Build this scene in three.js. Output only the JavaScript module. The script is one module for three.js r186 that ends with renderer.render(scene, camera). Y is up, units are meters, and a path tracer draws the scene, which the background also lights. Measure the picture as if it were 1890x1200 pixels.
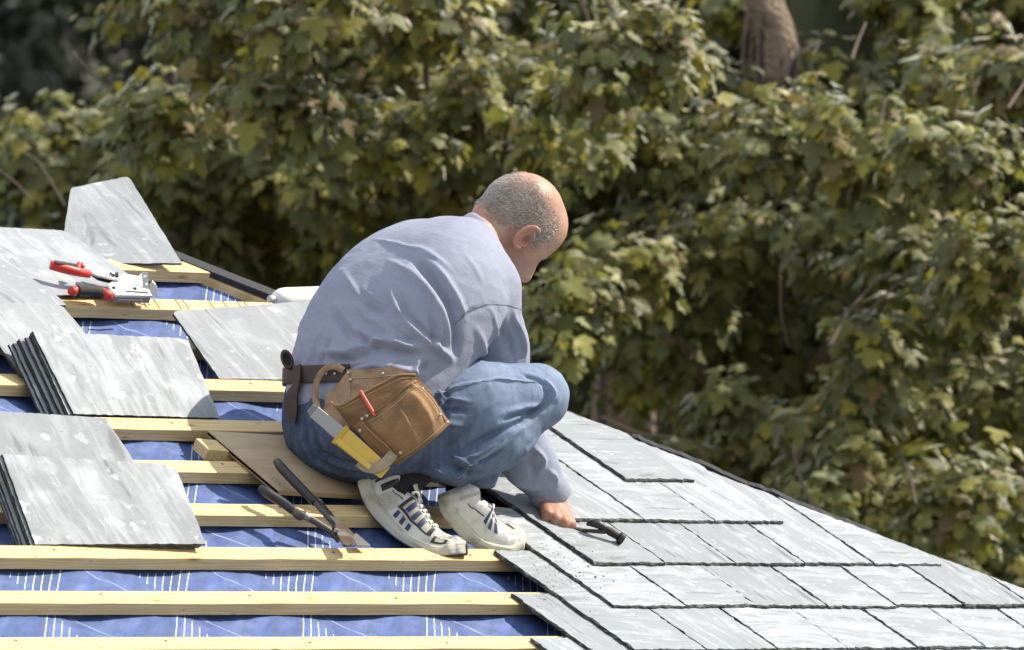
import * as THREE from 'three';
import { mergeGeometries, mergeVertices } from 'three/addons/utils/BufferGeometryUtils.js';
import { ImprovedNoise } from 'three/addons/math/ImprovedNoise.js';
import { RoundedBoxGeometry } from 'three/addons/geometries/RoundedBoxGeometry.js';

const V3 = (x, y, z) => new THREE.Vector3(x, y, z);
const scene = new THREE.Scene();

// ---------------------------------------------------------------- camera, sky, sun, exposure
const CAM = V3(0, 6.5, 22), FPX = 17600, HORIZON = 1136;            // a long lens at roof height, 22 m off
const PITCH = Math.atan((HORIZON - 600) / FPX);
const camera = new THREE.PerspectiveCamera(2 * Math.atan(600 / FPX) * 180 / Math.PI, 1890 / 1200, 1, 400);
camera.position.copy(CAM);
camera.rotation.set(PITCH, 0, 0);
camera.focus = 22.05;
camera.userData.fStop = 7.5;
scene.add(camera);

const SKYLIGHT = 1.05;
const SUN = V3(0.68, 0.69, -0.18).normalize();
// a hazy sky with thin broken cloud, the same all the way round
{
  const W = 512, H = 256, d = new Float32Array(W * H * 4), nz = new ImprovedNoise();
  const fb = (x, y, z) => { let t = 0, k = 0.5; for (let i = 0; i < 5; i++) { t += k * nz.noise(x, y, z); x *= 2.1; y *= 2.1; z *= 2.1; k *= 0.5; } return t; };
  for (let j = 0; j < H; j++) for (let i = 0; i < W; i++) {
    const el = (j + 0.5) / H * Math.PI - Math.PI / 2, az = (i + 0.5) / W * 2 * Math.PI, y = Math.sin(el), k = Math.max(0, y), q = 1.4 / (0.35 + k), o = (j * W + i) * 4;
    const c = Math.min(1, Math.max(0, 0.55 + 1.1 * fb(Math.cos(az) * Math.cos(el) * q + 7, 3.3, Math.sin(az) * Math.cos(el) * q))), h = Math.pow(1 - k, 3);
    const base = [0.34 + 0.24 * h, 0.42 + 0.20 * h, 0.56 + 0.10 * h], cloud = [0.70, 0.70, 0.69];
    for (let n = 0; n < 3; n++) d[o + n] = y < 0 ? 0.4 : SKYLIGHT * (base[n] + (cloud[n] - base[n]) * c * 0.8);
    d[o + 3] = 1;
  }
  const t = new THREE.DataTexture(d, W, H, THREE.RGBAFormat, THREE.FloatType);
  t.mapping = THREE.EquirectangularReflectionMapping; t.magFilter = THREE.LinearFilter; t.minFilter = THREE.LinearFilter; t.needsUpdate = true;
  scene.background = t; scene.environment = t;
}

const sun = new THREE.DirectionalLight(0xfff5e4, 4.5);
sun.position.copy(SUN).multiplyScalar(40).add(V3(0, 6.5, 0));
sun.target.position.set(0, 6.5, 0);
sun.castShadow = true;
sun.shadow.mapSize.set(4096, 4096);
Object.assign(sun.shadow.camera, { left: -8, right: 8, top: 8, bottom: -8, near: 1, far: 90 });
scene.add(sun, sun.target);

const renderer = new THREE.WebGLRenderer({ antialias: true });
renderer.setSize(1024, 650);
renderer.shadowMap.enabled = true;
renderer.toneMapping = THREE.LinearToneMapping;
renderer.toneMappingExposure = 1.65;

// ---------------------------------------------------------------- small helpers
function rng(seed) {
  let a = seed >>> 0;
  return () => { a |= 0; a = a + 0x6D2B79F5 | 0; let t = Math.imul(a ^ a >>> 15, 1 | a); t = t + Math.imul(t ^ t >>> 7, 61 | t) ^ t; return ((t ^ t >>> 14) >>> 0) / 4294967296; };
}
const perlin = new ImprovedNoise();
const noise = (x, y = 0, z = 0) => perlin.noise(x + 31.7, y + 17.3, z + 5.1);
const fbm = (x, y, z, o = 4) => { let s = 0, a = 0.5; for (let i = 0; i < o; i++) { s += a * noise(x, y, z); x *= 2.03; y *= 2.03; z *= 2.03; a *= 0.5; } return s; };
const lerp = (a, b, t) => a + (b - a) * t;
const clamp = (x, a = 0, b = 1) => Math.min(b, Math.max(a, x));
const smooth = (a, b, x) => { const t = clamp((x - a) / (b - a)); return t * t * (3 - 2 * t); };

// a sight line of the photograph, used only to place things where they stand
function ray(px, py) {
  const X = (px - 945) / FPX, Y = (600 - py) / FPX, c = Math.cos(PITCH), s = Math.sin(PITCH);
  return V3(X, Y * c + s, -(c - Y * s));
}
const M = (px, py, d = 0) => ray(px, py).multiplyScalar(22 + d).add(CAM);
function toPx(p) {
  const q = p.clone().sub(CAM), c = Math.cos(PITCH), s = Math.sin(PITCH);
  const z = -q.z * c + q.y * s, y = q.y * c + q.z * s;
  return [945 + FPX * q.x / z, 600 - FPX * y / z];
}

// the roof slope: U along the battens, V up the slope, N off the slope
const YAW = 46.86 * Math.PI / 180, SLOPE = 29.7 * Math.PI / 180;
const P0 = M(840, 1020, 0);
const U = V3(Math.cos(YAW), 0, -Math.sin(YAW));
const UPH = V3(-Math.sin(YAW), 0, -Math.cos(YAW));
const Vv = UPH.clone().multiplyScalar(Math.cos(SLOPE)).add(V3(0, Math.sin(SLOPE), 0));
const N = UPH.clone().multiplyScalar(-Math.sin(SLOPE)).add(V3(0, Math.cos(SLOPE), 0));
const roof = (u, v, h = 0) => P0.clone().addScaledVector(U, u).addScaledVector(Vv, v).addScaledVector(N, h);
function onRoof(px, py, h = 0) {
  const d = ray(px, py), o = P0.clone().addScaledVector(N, h).sub(CAM);
  return d.multiplyScalar(o.dot(N) / d.dot(N)).add(CAM);
}
const uv = (p) => { const q = p.clone().sub(P0); return [q.dot(U), q.dot(Vv), q.dot(N)]; };
const roofUV = (px, py, h = 0) => uv(onRoof(px, py, h));
const ROOFQ = new THREE.Quaternion().setFromRotationMatrix(new THREE.Matrix4().makeBasis(U, N, Vv.clone().negate()));

// things, parts
const used = {}, bases = new Map();
function numbered(n) { const k = used[n] = (used[n] ?? -1) + 1; return k ? n + '_' + String(k).padStart(3, '0') : n; }
function tag(o, label, category, group, kind) {
  o.userData.label = label; o.userData.category = category;
  if (group) o.userData.group = group;
  if (kind) o.userData.kind = kind;
  return o;
}
function shade(m) { m.castShadow = true; m.receiveShadow = true; return m; }
function thing(name, base, label, category, group) {
  const o = new THREE.Group(); o.name = numbered(name); o.position.copy(base); bases.set(o, base.clone());
  if (label) tag(o, label, category, group);
  scene.add(o); return o;
}
// geometry is given in world coordinates; it is moved into its parent's own
function part(name, geo, mat, parent, label) {
  const b = bases.get(parent) || V3(0, 0, 0);
  const g = geo.clone(); g.translate(-b.x, -b.y, -b.z);
  const m = shade(new THREE.Mesh(g, mat)); m.name = name;
  if (label) m.userData.label = label;
  bases.set(m, b);
  parent.add(m); return m;
}
function structure(name, geo, mat) { const m = shade(new THREE.Mesh(geo, mat)); m.name = name; m.userData.kind = 'structure'; scene.add(m); return m; }

function boxIn(cx, ax, ay, az, sx, sy, sz, r = 0.002, seg = 2) {       // box with its own axes
  const g = r > 0 ? new RoundedBoxGeometry(sx, sy, sz, seg, Math.min(r, sx / 2.1, sy / 2.1, sz / 2.1)) : new THREE.BoxGeometry(sx, sy, sz);
  g.applyMatrix4(new THREE.Matrix4().makeBasis(ax, ay, az).setPosition(cx)); return g;
}
function tube(pts, radii, sides = 10, caps = true) {                   // tapered tube through points
  const curve = new THREE.CatmullRomCurve3(pts, false, 'centripetal'), n = Math.max(6, pts.length * 5);
  const fr = curve.computeFrenetFrames(n, false), pos = [], idx = [], uvs = [];
  for (let i = 0; i <= n; i++) {
    const t = i / n, p = curve.getPoint(t), k = t * (radii.length - 1), a = Math.min(radii.length - 2, Math.floor(k)), r = radii.length === 1 ? radii[0] : lerp(radii[a], radii[a + 1], k - a);
    for (let j = 0; j <= sides; j++) {
      const w = j / sides * Math.PI * 2, q = p.clone().addScaledVector(fr.normals[i], Math.cos(w) * r).addScaledVector(fr.binormals[i], Math.sin(w) * r);
      pos.push(q.x, q.y, q.z); uvs.push(j / sides, t);
      if (i < n && j < sides) { const b = i * (sides + 1) + j; idx.push(b, b + sides + 1, b + 1, b + 1, b + sides + 1, b + sides + 2); }
    }
  }
  if (caps) for (const [i, s] of [[0, 1], [n, -1]]) {
    const p = curve.getPoint(i / n), c = pos.length / 3; pos.push(p.x, p.y, p.z); uvs.push(0, 0);
    for (let j = 0; j < sides; j++) { const b = i * (sides + 1) + j; if (s > 0) idx.push(c, b, b + 1); else idx.push(c, b + 1, b); }
  }
  const g = new THREE.BufferGeometry();
  g.setAttribute('position', new THREE.Float32BufferAttribute(pos, 3)); g.setAttribute('uv', new THREE.Float32BufferAttribute(uvs, 2)); g.setIndex(idx); g.computeVertexNormals();
  return g;
}
const merge = (list) => mergeGeometries(list.map((g) => { const q = g.index ? g.toNonIndexed() : g; for (const k of Object.keys(q.attributes)) if (!['position', 'normal', 'uv'].includes(k)) q.deleteAttribute(k); return q; }));
// a flat outline (points in the plane of ax, ay through c) given a thickness along az
function plateGeo(c, ax, ay, az, pts, t, bevel = 0.0008) {
  const s = new THREE.Shape(pts.map((p) => new THREE.Vector2(p[0], p[1])));
  const g = new THREE.ExtrudeGeometry(s, { depth: Math.max(t - 2 * bevel, 1e-4), bevelEnabled: bevel > 0, bevelThickness: bevel, bevelSize: bevel, bevelOffset: -bevel, bevelSegments: 1, steps: 1 });
  g.translate(0, 0, bevel);
  g.applyMatrix4(new THREE.Matrix4().makeBasis(ax, ay, az).setPosition(c)); return g;
}
// an outline seen at these pixels on the slope, h above it
function roofPlate(pxs, h, t, bevel) {
  const pts = pxs.map(([x, y]) => roofUV(x, y, h)), g = plateGeo(roof(0, 0, h), U, Vv, N, (THREE.ShapeUtils.area(pts.map((p) => new THREE.Vector2(p[0], p[1]))) < 0 ? pts.reverse() : pts), t, bevel);
  return g;
}

function tex(w, h, fn, srgb = true, repeat = true) {
  const d = new Uint8Array(w * h * 4);
  for (let y = 0; y < h; y++) for (let x = 0; x < w; x++) {
    const c = fn((x + 0.5) / w, (y + 0.5) / h), i = (y * w + x) * 4;
    d[i] = clamp(c[0]) * 255; d[i + 1] = clamp(c[1]) * 255; d[i + 2] = clamp(c[2]) * 255; d[i + 3] = 255;
  }
  const t = new THREE.DataTexture(d, w, h, THREE.RGBAFormat);
  t.magFilter = THREE.LinearFilter; t.minFilter = THREE.LinearMipmapLinearFilter; t.generateMipmaps = true;
  if (repeat) t.wrapS = t.wrapT = THREE.RepeatWrapping;
  if (srgb) t.colorSpace = THREE.SRGBColorSpace;
  t.needsUpdate = true; return t;
}
const toS = (l) => l <= 0.0031308 ? 12.92 * l : 1.055 * Math.pow(l, 1 / 2.4) - 0.055;   // linear value to stored sRGB
const rgb = (r, g, b) => new THREE.Color().setRGB(r, g, b);
const std = (r, g, b, o = {}) => new THREE.MeshStandardMaterial({ color: rgb(r, g, b), roughness: 0.7, ...o });
// ---------------------------------------------------------------- surfaces of the roof
const slateTex = [], slateBump = [];
for (let k = 0; k < 7; k++) {
  const streak = [0.3, 0.7, 0.5, 0.8, 0.35, 0.6, 0.8][k], dia = [0, 0.1, 0.5, 0.15, -0.2, 0.3, 0.5][k], o = k * 13.7, tone = [0.98, 1.04, 1.0, 1.05, 0.96, 1.01, 1.03][k];
  const hgt = (x, y) => {
    const a = y + dia * x * 0.5;
    const g = fbm(x * 3.2 + o, a * 24 + fbm(x * 4 + o, a * 4, 7, 3) * 3, 2.1, 5);
    const patch = fbm(x * 2.1 + o, a * 1.8, 9.3, 4);
    return [g, patch, fbm(x * 40 + o, y * 22, 4, 3)];
  };
  slateTex.push(tex(768, 384, (x, y) => {
    const [g, p, n] = hgt(x, y), a = y + dia * x * 0.5;
    const broad = fbm(x * 1.8 + o, a * 7 + fbm(x * 3, y * 3, o, 2), 5.5, 4), fineS = fbm(x * 5 + o, a * 34, 6.5, 3);
    const s = smooth(-0.05, 0.34, 0.75 * broad + 0.5 * g + 0.5 * fineS + (streak - 0.5) * 0.3);
    const cloud = smooth(0.05, 0.4, fbm(x * 5.5 + o, y * 3.4, 21, 5) + (streak - 0.5) * 0.2);
    const flake = Math.max(smooth(0.27, 0.35, fbm(x * 13 + o, y * 9, 3, 4) + streak * 0.05 - 0.03), 0.45 * smooth(0.26, 0.36, fbm(x * 40 + o, y * 15, 13, 3) + streak * 0.04) * smooth(-0.05, 0.25, fbm(x * 4 + o, y * 3, 31, 3))), line = smooth(0.035, 0.0, Math.abs(fbm(x * 2.3 + o, a * 5, 14, 4) - 0.05)) * smooth(0.1, 0.3, fbm(x * 3, y * 2 + o, 2, 2));
    const dark = smooth(0.18, 0.42, fbm(x * 3 + o * 2, a * 12, 8, 4)), spot = smooth(0.43, 0.47, fbm(x * 70 + o, y * 40, 18, 3));
    let v = tone * (0.270 + 0.028 * n + 0.035 * p) + 0.10 * s * (0.45 + 0.55 * streak) + 0.09 * cloud * (0.35 + 0.65 * streak) + flake * 0.13 * (0.4 + streak) + line * 0.11 - dark * 0.095;
    v *= 1 - spot * 0.6;
    return [toS(v * 0.93), toS(v * 1.0), toS(v * 1.075)];
  }));
  slateBump.push(tex(384, 192, (x, y) => { const [g, p, n] = hgt(x, y); const v = 0.5 + 0.35 * g + 0.2 * p + 0.2 * n; return [v, v, v]; }, false));
}
for (const t of [...slateTex, ...slateBump]) t.wrapS = t.wrapT = THREE.MirroredRepeatWrapping;
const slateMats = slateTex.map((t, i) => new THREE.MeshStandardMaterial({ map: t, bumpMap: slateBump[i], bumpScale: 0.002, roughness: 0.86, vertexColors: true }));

// a hand-cut slate: a polygon in its own plane, chipped along its edges; top face at z = t
function slateGeo(poly, t, seed, amp = 0.0016) {
  const r = rng(seed), ring = [];
  for (let i = 0; i < poly.length; i++) {
    const a = poly[i], b = poly[(i + 1) % poly.length], L = Math.hypot(b[0] - a[0], b[1] - a[1]), n = Math.max(1, Math.round(L / 0.011));
    const nx = (b[1] - a[1]) / L, ny = -(b[0] - a[0]) / L;            // outward for a counter-clockwise outline
    for (let k = 0; k < n; k++) {
      const f = k / n, w = k ? (r() - 0.5) * 2 * amp + noise(f * L * 40, seed, 3) * amp * 1.2 : 0;
      ring.push([lerp(a[0], b[0], f) + nx * w, lerp(a[1], b[1], f) + ny * w, nx, ny, L < 0.02 ? 0 : 1]);
    }
  }
  const n = ring.length, pos = [], uvs = [], col = [], idx = [], fx = r() < 0.5 ? 1 : -1, fy = r() < 0.5 ? 1 : -1, inset = seed < 300 ? 0.12 : 1;
  const turned = seed >= 300 && seed < 400 && r() < 0.4, put = (x, y, z, c) => { pos.push(x, y, z); turned ? uvs.push(fx * (x / 0.52), fy * (y / 0.26 + 0.02)) : uvs.push(fx * (y / 0.52 + 0.02), fy * (x / (seed < 300 ? 0.54 : 0.26) + 0.02)); col.push(c[0], c[1], c[2]); return pos.length / 3 - 1; };
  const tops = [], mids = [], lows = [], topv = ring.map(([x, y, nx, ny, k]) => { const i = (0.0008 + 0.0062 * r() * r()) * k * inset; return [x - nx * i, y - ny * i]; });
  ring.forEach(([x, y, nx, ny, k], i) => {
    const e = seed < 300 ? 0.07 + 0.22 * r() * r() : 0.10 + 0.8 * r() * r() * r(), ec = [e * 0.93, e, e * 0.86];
    tops.push([topv[i], put(topv[i][0], topv[i][1], t, ec)]);
    const m = (r() - 0.35) * 0.0028 * k * inset;
    mids.push(put(x + nx * m, y + ny * m, t * (0.3 + 0.45 * r()), ec));
    const l = (r() * 0.002) * k * inset;
    lows.push(put(x - nx * l, y - ny * l, 0, ec));
  });
  for (let i = 0; i < n; i++) { const j = (i + 1) % n; idx.push(tops[i][1], mids[i], tops[j][1], tops[j][1], mids[i], mids[j], mids[i], lows[i], mids[j], mids[j], lows[i], lows[j]); }
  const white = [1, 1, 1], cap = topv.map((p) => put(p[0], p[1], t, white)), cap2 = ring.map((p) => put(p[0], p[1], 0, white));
  const tri = THREE.ShapeUtils.triangulateShape(topv.map((p) => new THREE.Vector2(p[0], p[1])), []);
  for (const [a, b, c] of tri) { idx.push(cap[a], cap[b], cap[c]); idx.push(cap2[a], cap2[c], cap2[b]); }
  const g = new THREE.BufferGeometry();
  g.setAttribute('position', new THREE.Float32BufferAttribute(pos, 3)); g.setAttribute('uv', new THREE.Float32BufferAttribute(uvs, 2)); g.setAttribute('color', new THREE.Float32BufferAttribute(col, 3));
  g.setIndex(idx);
  const q = g.toNonIndexed(); q.computeVertexNormals(); return q;
}
const ccw = (p) => THREE.ShapeUtils.area(p.map((q) => new THREE.Vector2(q[0], q[1]))) < 0 ? p.slice().reverse() : p;
// cut a polygon with the half plane a*x + b*y <= c
function cut(poly, a, b, c) {
  const out = [];
  for (let i = 0; i < poly.length; i++) {
    const p = poly[i], q = poly[(i + 1) % poly.length], dp = a * p[0] + b * p[1] - c, dq = a * q[0] + b * q[1] - c;
    if (dp <= 0) out.push(p);
    if ((dp < 0 && dq > 0) || (dp > 0 && dq < 0)) { const t = dp / (dp - dq); out.push([lerp(p[0], q[0], t), lerp(p[1], q[1], t)]); }
  }
  return out;
}

// sawn pine: grain along u
const woodTex = (k, marks) => tex(1024, 128, (x, y) => {
  const o = k * 7.3, knots = [[0.13 + 0.05 * k, 0.45, 1.1], [0.32 + 0.04 * k, 0.7, 0.5], [0.47, 0.3 + 0.1 * k, 0.8], [0.66 + 0.03 * k, 0.6, 1.5], [0.79 - 0.02 * k, 0.15, 0.5], [0.93, 0.35, 0.8]];
  let yy = y * 1.1 + fbm(x * 2.2 + o, y * 0.8, 1, 3) * 0.35, kn = 0;
  for (const [kx, ky, s] of knots) { const dx = (x - kx) * 1024 / (16 * s), dy = (y - ky) * 128 / (7.5 * s), d = dx * dx + dy * dy; yy += 0.12 * Math.exp(-d * 0.25) * Math.sign(dy); kn = Math.max(kn, Math.exp(-d * 1.8)); }
  const g = 0.5 + 0.5 * Math.sin((yy * 16 + fbm(x * 3 + o, yy * 6, 3, 3) * 2.4) * 2), fine = fbm(x * 26 + o, y * 60, 4, 3);
  let c = [0.70 - 0.11 * g + 0.10 * fine, 0.54 - 0.13 * g + 0.095 * fine, 0.285 - 0.11 * g + 0.07 * fine];
  const st = smooth(0.2, 0.5, fbm(x * 5 + o, y * 3, 12, 3)) * 0.35;
  c = [c[0] * (1 - 0.1 * st), c[1] * (1 - 0.25 * st), c[2] * (1 - 0.45 * st)];
  c = [lerp(c[0], 0.2, kn * 0.85), lerp(c[1], 0.085, kn * 0.85), lerp(c[2], 0.03, kn * 0.85)];
  return c.map(toS);
});
const woodMats = [0, 1, 2, 3].map((k) => new THREE.MeshStandardMaterial({ map: woodTex(k), roughness: 0.72 }));
const pencilMat = std(0.16, 0.09, 0.03, { roughness: 0.9 });

// blue breather membrane, printed with white strokes and lines, one motif every 0.40 m
const memTex = (() => {
  const W = 1024, H = 760, c = document.createElement('canvas'); c.width = W; c.height = H;
  const g = c.getContext('2d'), sx = W / 219, sy = H / 162;
  g.fillStyle = 'rgb(55,76,112)'; g.fillRect(0, 0, W, H);
  const r = rng(5);
  for (let i = 0; i < 900; i++) { g.fillStyle = r() < 0.5 ? 'rgba(60,84,160,0.05)' : 'rgba(120,146,214,0.05)'; const s = 20 + r() * 120; g.beginPath(); g.ellipse(r() * W, r() * H, s, s * 0.4, r() * 3, 0, 7); g.fill(); }
  g.strokeStyle = 'rgb(196,204,220)'; g.lineCap = 'round';
  const stroke = (x, y0, y1, w) => { for (const o of [-219, 0, 219]) { g.lineWidth = w * sx; g.beginPath(); g.moveTo((x + o) * sx, y0 * sy); g.lineTo((x + o) * sx, y1 * sy); g.stroke(); } };
  const y1 = [8, 19, 29, 45, 60, 130, 130, 130, 130, 130], y0 = [-10, -10, -10, -10, -10, -10, -10, 91, 101, 114];
  for (let k = 0; k < 10; k++) stroke(163 + 13.7 * k, y0[k], y1[k], 1.9);
  g.strokeStyle = 'rgba(180,192,218,0.7)';
  const curve = (p, w) => { for (const o of [-219, 0, 219]) { g.lineWidth = w * sx; g.beginPath(); g.moveTo((p[0][0] + o) * sx, p[0][1] * sy); for (let i = 1; i < p.length - 1; i++) g.quadraticCurveTo((p[i][0] + o) * sx, p[i][1] * sy, ((p[i][0] + p[i + 1][0]) / 2 + o) * sx, (p[i][1] + p[i + 1][1]) / 2 * sy); g.stroke(); } };
  curve([[56, -4], [84, 17], [110, 24], [150, 46], [170, 52]], 1.1);
  curve([[52, 82], [78, 91], [120, 108], [165, 126], [180, 130]], 1.1);
  const t = new THREE.CanvasTexture(c); t.wrapS = t.wrapT = THREE.RepeatWrapping; t.colorSpace = THREE.SRGBColorSpace; t.flipY = false; return t;
})();
const memMat = new THREE.MeshStandardMaterial({ map: memTex, roughness: 0.62, side: THREE.DoubleSide });

// ---------------------------------------------------------------- ground, house
structure('ground', (() => { const g = new THREE.PlaneGeometry(500, 500, 8, 8); g.rotateX(-Math.PI / 2); return g; })(), std(0.07, 0.085, 0.035, { roughness: 1 }));

const GAUGE = 0.20303, BW = 0.055, BT = 0.028, V0 = -0.387;           // battens: their upper edges at V0 + k * GAUGE
const hipA = roofUV(380, 497), hipB = roofUV(1890, 1112);
const hipU = (v) => lerp(hipA[0], hipB[0], (v - hipA[1]) / (hipB[1] - hipA[1]));
const hd = [hipB[0] - hipA[0], hipB[1] - hipA[1]], hn = [-hd[1], hd[0]];                    // normal of the hip line
const hl = Math.hypot(hn[0], hn[1]); hn[0] /= hl; hn[1] /= hl; if (hn[0] < 0) { hn[0] *= -1; hn[1] *= -1; }
const hc = hn[0] * hipA[0] + hn[1] * hipA[1];
const EAVE = -1.35, RIDGE = 1.62, ULEFT = -3.6;

const house = thing('house', roof(-1, EAVE, 0).setY(0), 'house with a hipped roof, half newly slated, half battens over blue membrane', 'house');
const memY = (u, v) => {
  const s = Math.sin(Math.PI * (u / 0.4 + 0.15 * Math.sin(v * 3))), k = (v - V0) / GAUGE;
  return -BT - 0.0015 - 0.016 * s * s * (0.65 + 0.35 * Math.sin(Math.PI * k) ** 2) - 0.005 * fbm(u * 9, v * 14, 1, 3) - 0.0035 * fbm(u * 26 + v * 20, v * 30, 4, 3) - 0.003;
};
{
  const nu = 480, nv = 300, pos = [], uvs = [], idx = [];
  for (let j = 0; j <= nv; j++) for (let i = 0; i <= nu; i++) {
    const v = lerp(EAVE, RIDGE, j / nv), u = lerp(ULEFT, hipU(v) - 0.004, i / nu), p = roof(u, v, memY(u, v));
    pos.push(p.x, p.y, p.z);
    const q = V0 + 2 * GAUGE - BW - v;                                  // down the slope from below the third batten
    uvs.push((u - 0.927 * v) / 0.4 + 0.236, q / (2 * GAUGE) + 0.03);
    if (i < nu && j < nv) { const b = j * (nu + 1) + i; idx.push(b, b + 1, b + nu + 1, b + 1, b + nu + 2, b + nu + 1); }
  }
  const g = new THREE.BufferGeometry(); g.setAttribute('position', new THREE.Float32BufferAttribute(pos, 3)); g.setAttribute('uv', new THREE.Float32BufferAttribute(uvs, 2)); g.setIndex(idx); g.computeVertexNormals();
  part('roof_membrane', g, memMat, house);
  // the slopes on the far sides of hip and ridge
  const under = -0.055, a = roof(hipU(EAVE), EAVE, under), b = roof(hipU(RIDGE), RIDGE, under), c = roof(ULEFT, RIDGE, under), back = UPH.clone().multiplyScalar(3.4), drop = V3(0, a.y - b.y, 0);
  const poly = (pts) => { const gg = new THREE.BufferGeometry(), f = []; for (let i = 1; i < pts.length - 1; i++) for (const p of [pts[0], pts[i], pts[i + 1]]) f.push(p.x, p.y, p.z); gg.setAttribute('position', new THREE.Float32BufferAttribute(f, 3)); gg.computeVertexNormals(); return gg; };
  const e = b.clone().add(back).addScaledVector(U, 2.6).add(drop), d = c.clone().add(back).add(drop);
  const darkMem = std(0.05, 0.05, 0.055, { side: THREE.DoubleSide });
  part('far_slope', poly([a, e, b]), darkMem, house); part('far_slope', poly([b, e, d, c]), darkMem, house);
  // brick walls below the eaves
  const wallMat = std(0.3, 0.16, 0.1, { roughness: 0.9 });
  const ea = roof(ULEFT + 0.3, EAVE + 0.3, -0.12), eb = roof(hipU(EAVE) - 0.35, EAVE + 0.3, -0.12), L = eb.clone().sub(ea).length(), H = ea.y - 0.02, depth = 5.2;
  const mid = ea.clone().lerp(eb, 0.5).addScaledVector(UPH, depth / 2).setY(H / 2);
  part('wall', boxIn(mid, U, V3(0, 1, 0), UPH.clone().negate(), L, H, depth, 0), wallMat, house);
  part('gutter', (() => { const g2 = new THREE.CylinderGeometry(0.055, 0.055, L + 0.8, 14, 1, false, 0, Math.PI); g2.rotateZ(Math.PI / 2); g2.applyMatrix4(new THREE.Matrix4().makeBasis(U, V3(0, 1, 0), UPH.clone().negate()).setPosition(ea.clone().lerp(eb, 0.5).addScaledVector(UPH, -0.33).add(V3(0, -0.14, 0)))); return g2; })(), std(0.03, 0.03, 0.03, { side: THREE.DoubleSide }), house);
}

// battens
function battenGeo(u0, u1, vTop, seed, mitre = true, endCut = 0) {
  const n = Math.max(8, Math.round((u1 - u0) / 0.05)), pos = [], uvs = [], idx = [], o = rng(seed)();
  const prof = [[0, 0.0], [0.0015, 0.0012], [BW - 0.0015, 0.0012], [BW, 0], [BW, -BT], [0, -BT]];   // across: distance down from the upper edge, height
  for (let i = 0; i <= n; i++) for (let j = 0; j <= prof.length; j++) {
    const [d, h] = prof[j % prof.length], w = fbm(i * 0.35 + seed * 9, j, 2, 2) * 0.0022, u = lerp(u0, u1, i / n), v = vTop - d;
    let uu = u; if (i === n && mitre) uu = Math.min(u1 + 9, hipU(v) - 0.012); else if (i === n) uu = u1 + endCut * d;
    const p = roof(uu, v + (d > 0.02 ? w : w * 0.5), h - 0.0012 + (h > -0.01 ? fbm(i * 0.2 + seed, 3, 1, 2) * 0.0012 : 0));
    pos.push(p.x, p.y, p.z); uvs.push(uu / 1.0 + o, [0.02, 0.05, 0.93, 0.97, 1.5, 2.4, 2.5][j] + o);
    if (i < n && j < prof.length) { const q = prof.length + 1, b = i * q + j; idx.push(b, b + 1, b + q, b + 1, b + q + 1, b + q); }
  }
  for (const i of [0, n]) { const q = prof.length + 1, b = i * q; for (const [x, y, z] of [[0, 1, 2], [0, 2, 3], [0, 3, 4], [0, 4, 5]]) i ? idx.push(b + x, b + y, b + z) : idx.push(b + x, b + z, b + y); }
  const g = new THREE.BufferGeometry(); g.setAttribute('position', new THREE.Float32BufferAttribute(pos, 3)); g.setAttribute('uv', new THREE.Float32BufferAttribute(uvs, 2)); g.setIndex(idx);
  const q = g.toNonIndexed(); q.computeVertexNormals(); return q;
}
const nailMat = std(0.16, 0.14, 0.12, { metalness: 0.6, roughness: 0.5 });
const battenV = (k) => V0 + GAUGE * k;
for (let k = -4; k <= 9; k++) {
  const v = battenV(k), m = woodMats[(k + 8) % 4];
  const b = part('batten', battenGeo(ULEFT + 0.2 + 0.1 * (k & 1), hipU(v) - 0.02, v, 40 + k), m, house);
  for (let i = 0; i < 9; i++) { const u = -2.2 + i * 0.45 + 0.012 * Math.sin(k * 3 + i), vv = v - BW * (0.42 + 0.16 * Math.sin(i * 5 + k)); if (u > hipU(v) - 0.06) continue; const g = new THREE.CylinderGeometry(0.0034, 0.0034, 0.0012, 8); g.applyQuaternion(ROOFQ); const q = roof(u, vv, 0.0006); g.translate(q.x, q.y, q.z); part('nail', g, nailMat, b); }
  if (k === 8) {                                                        // the batten struck with pencil marks
    const marks = [[328, 560], [345, 563], [395, 566], [421, 567], [444, 565], [458, 566], [284, 556], [262, 556], [238, 556]];
    for (const [x, y] of marks) part('pencil_mark', (() => { const [u, vv] = roofUV(x, y, 0.0014); return boxIn(roof(u, v - BW * 0.5, 0.0013), U.clone().applyAxisAngle(N, -1.95), N, Vv.clone().negate().applyAxisAngle(N, -1.95), BW * 0.98, 0.0006, 0.0016, 0); })(), pencilMat, b);
  }
}
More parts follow.
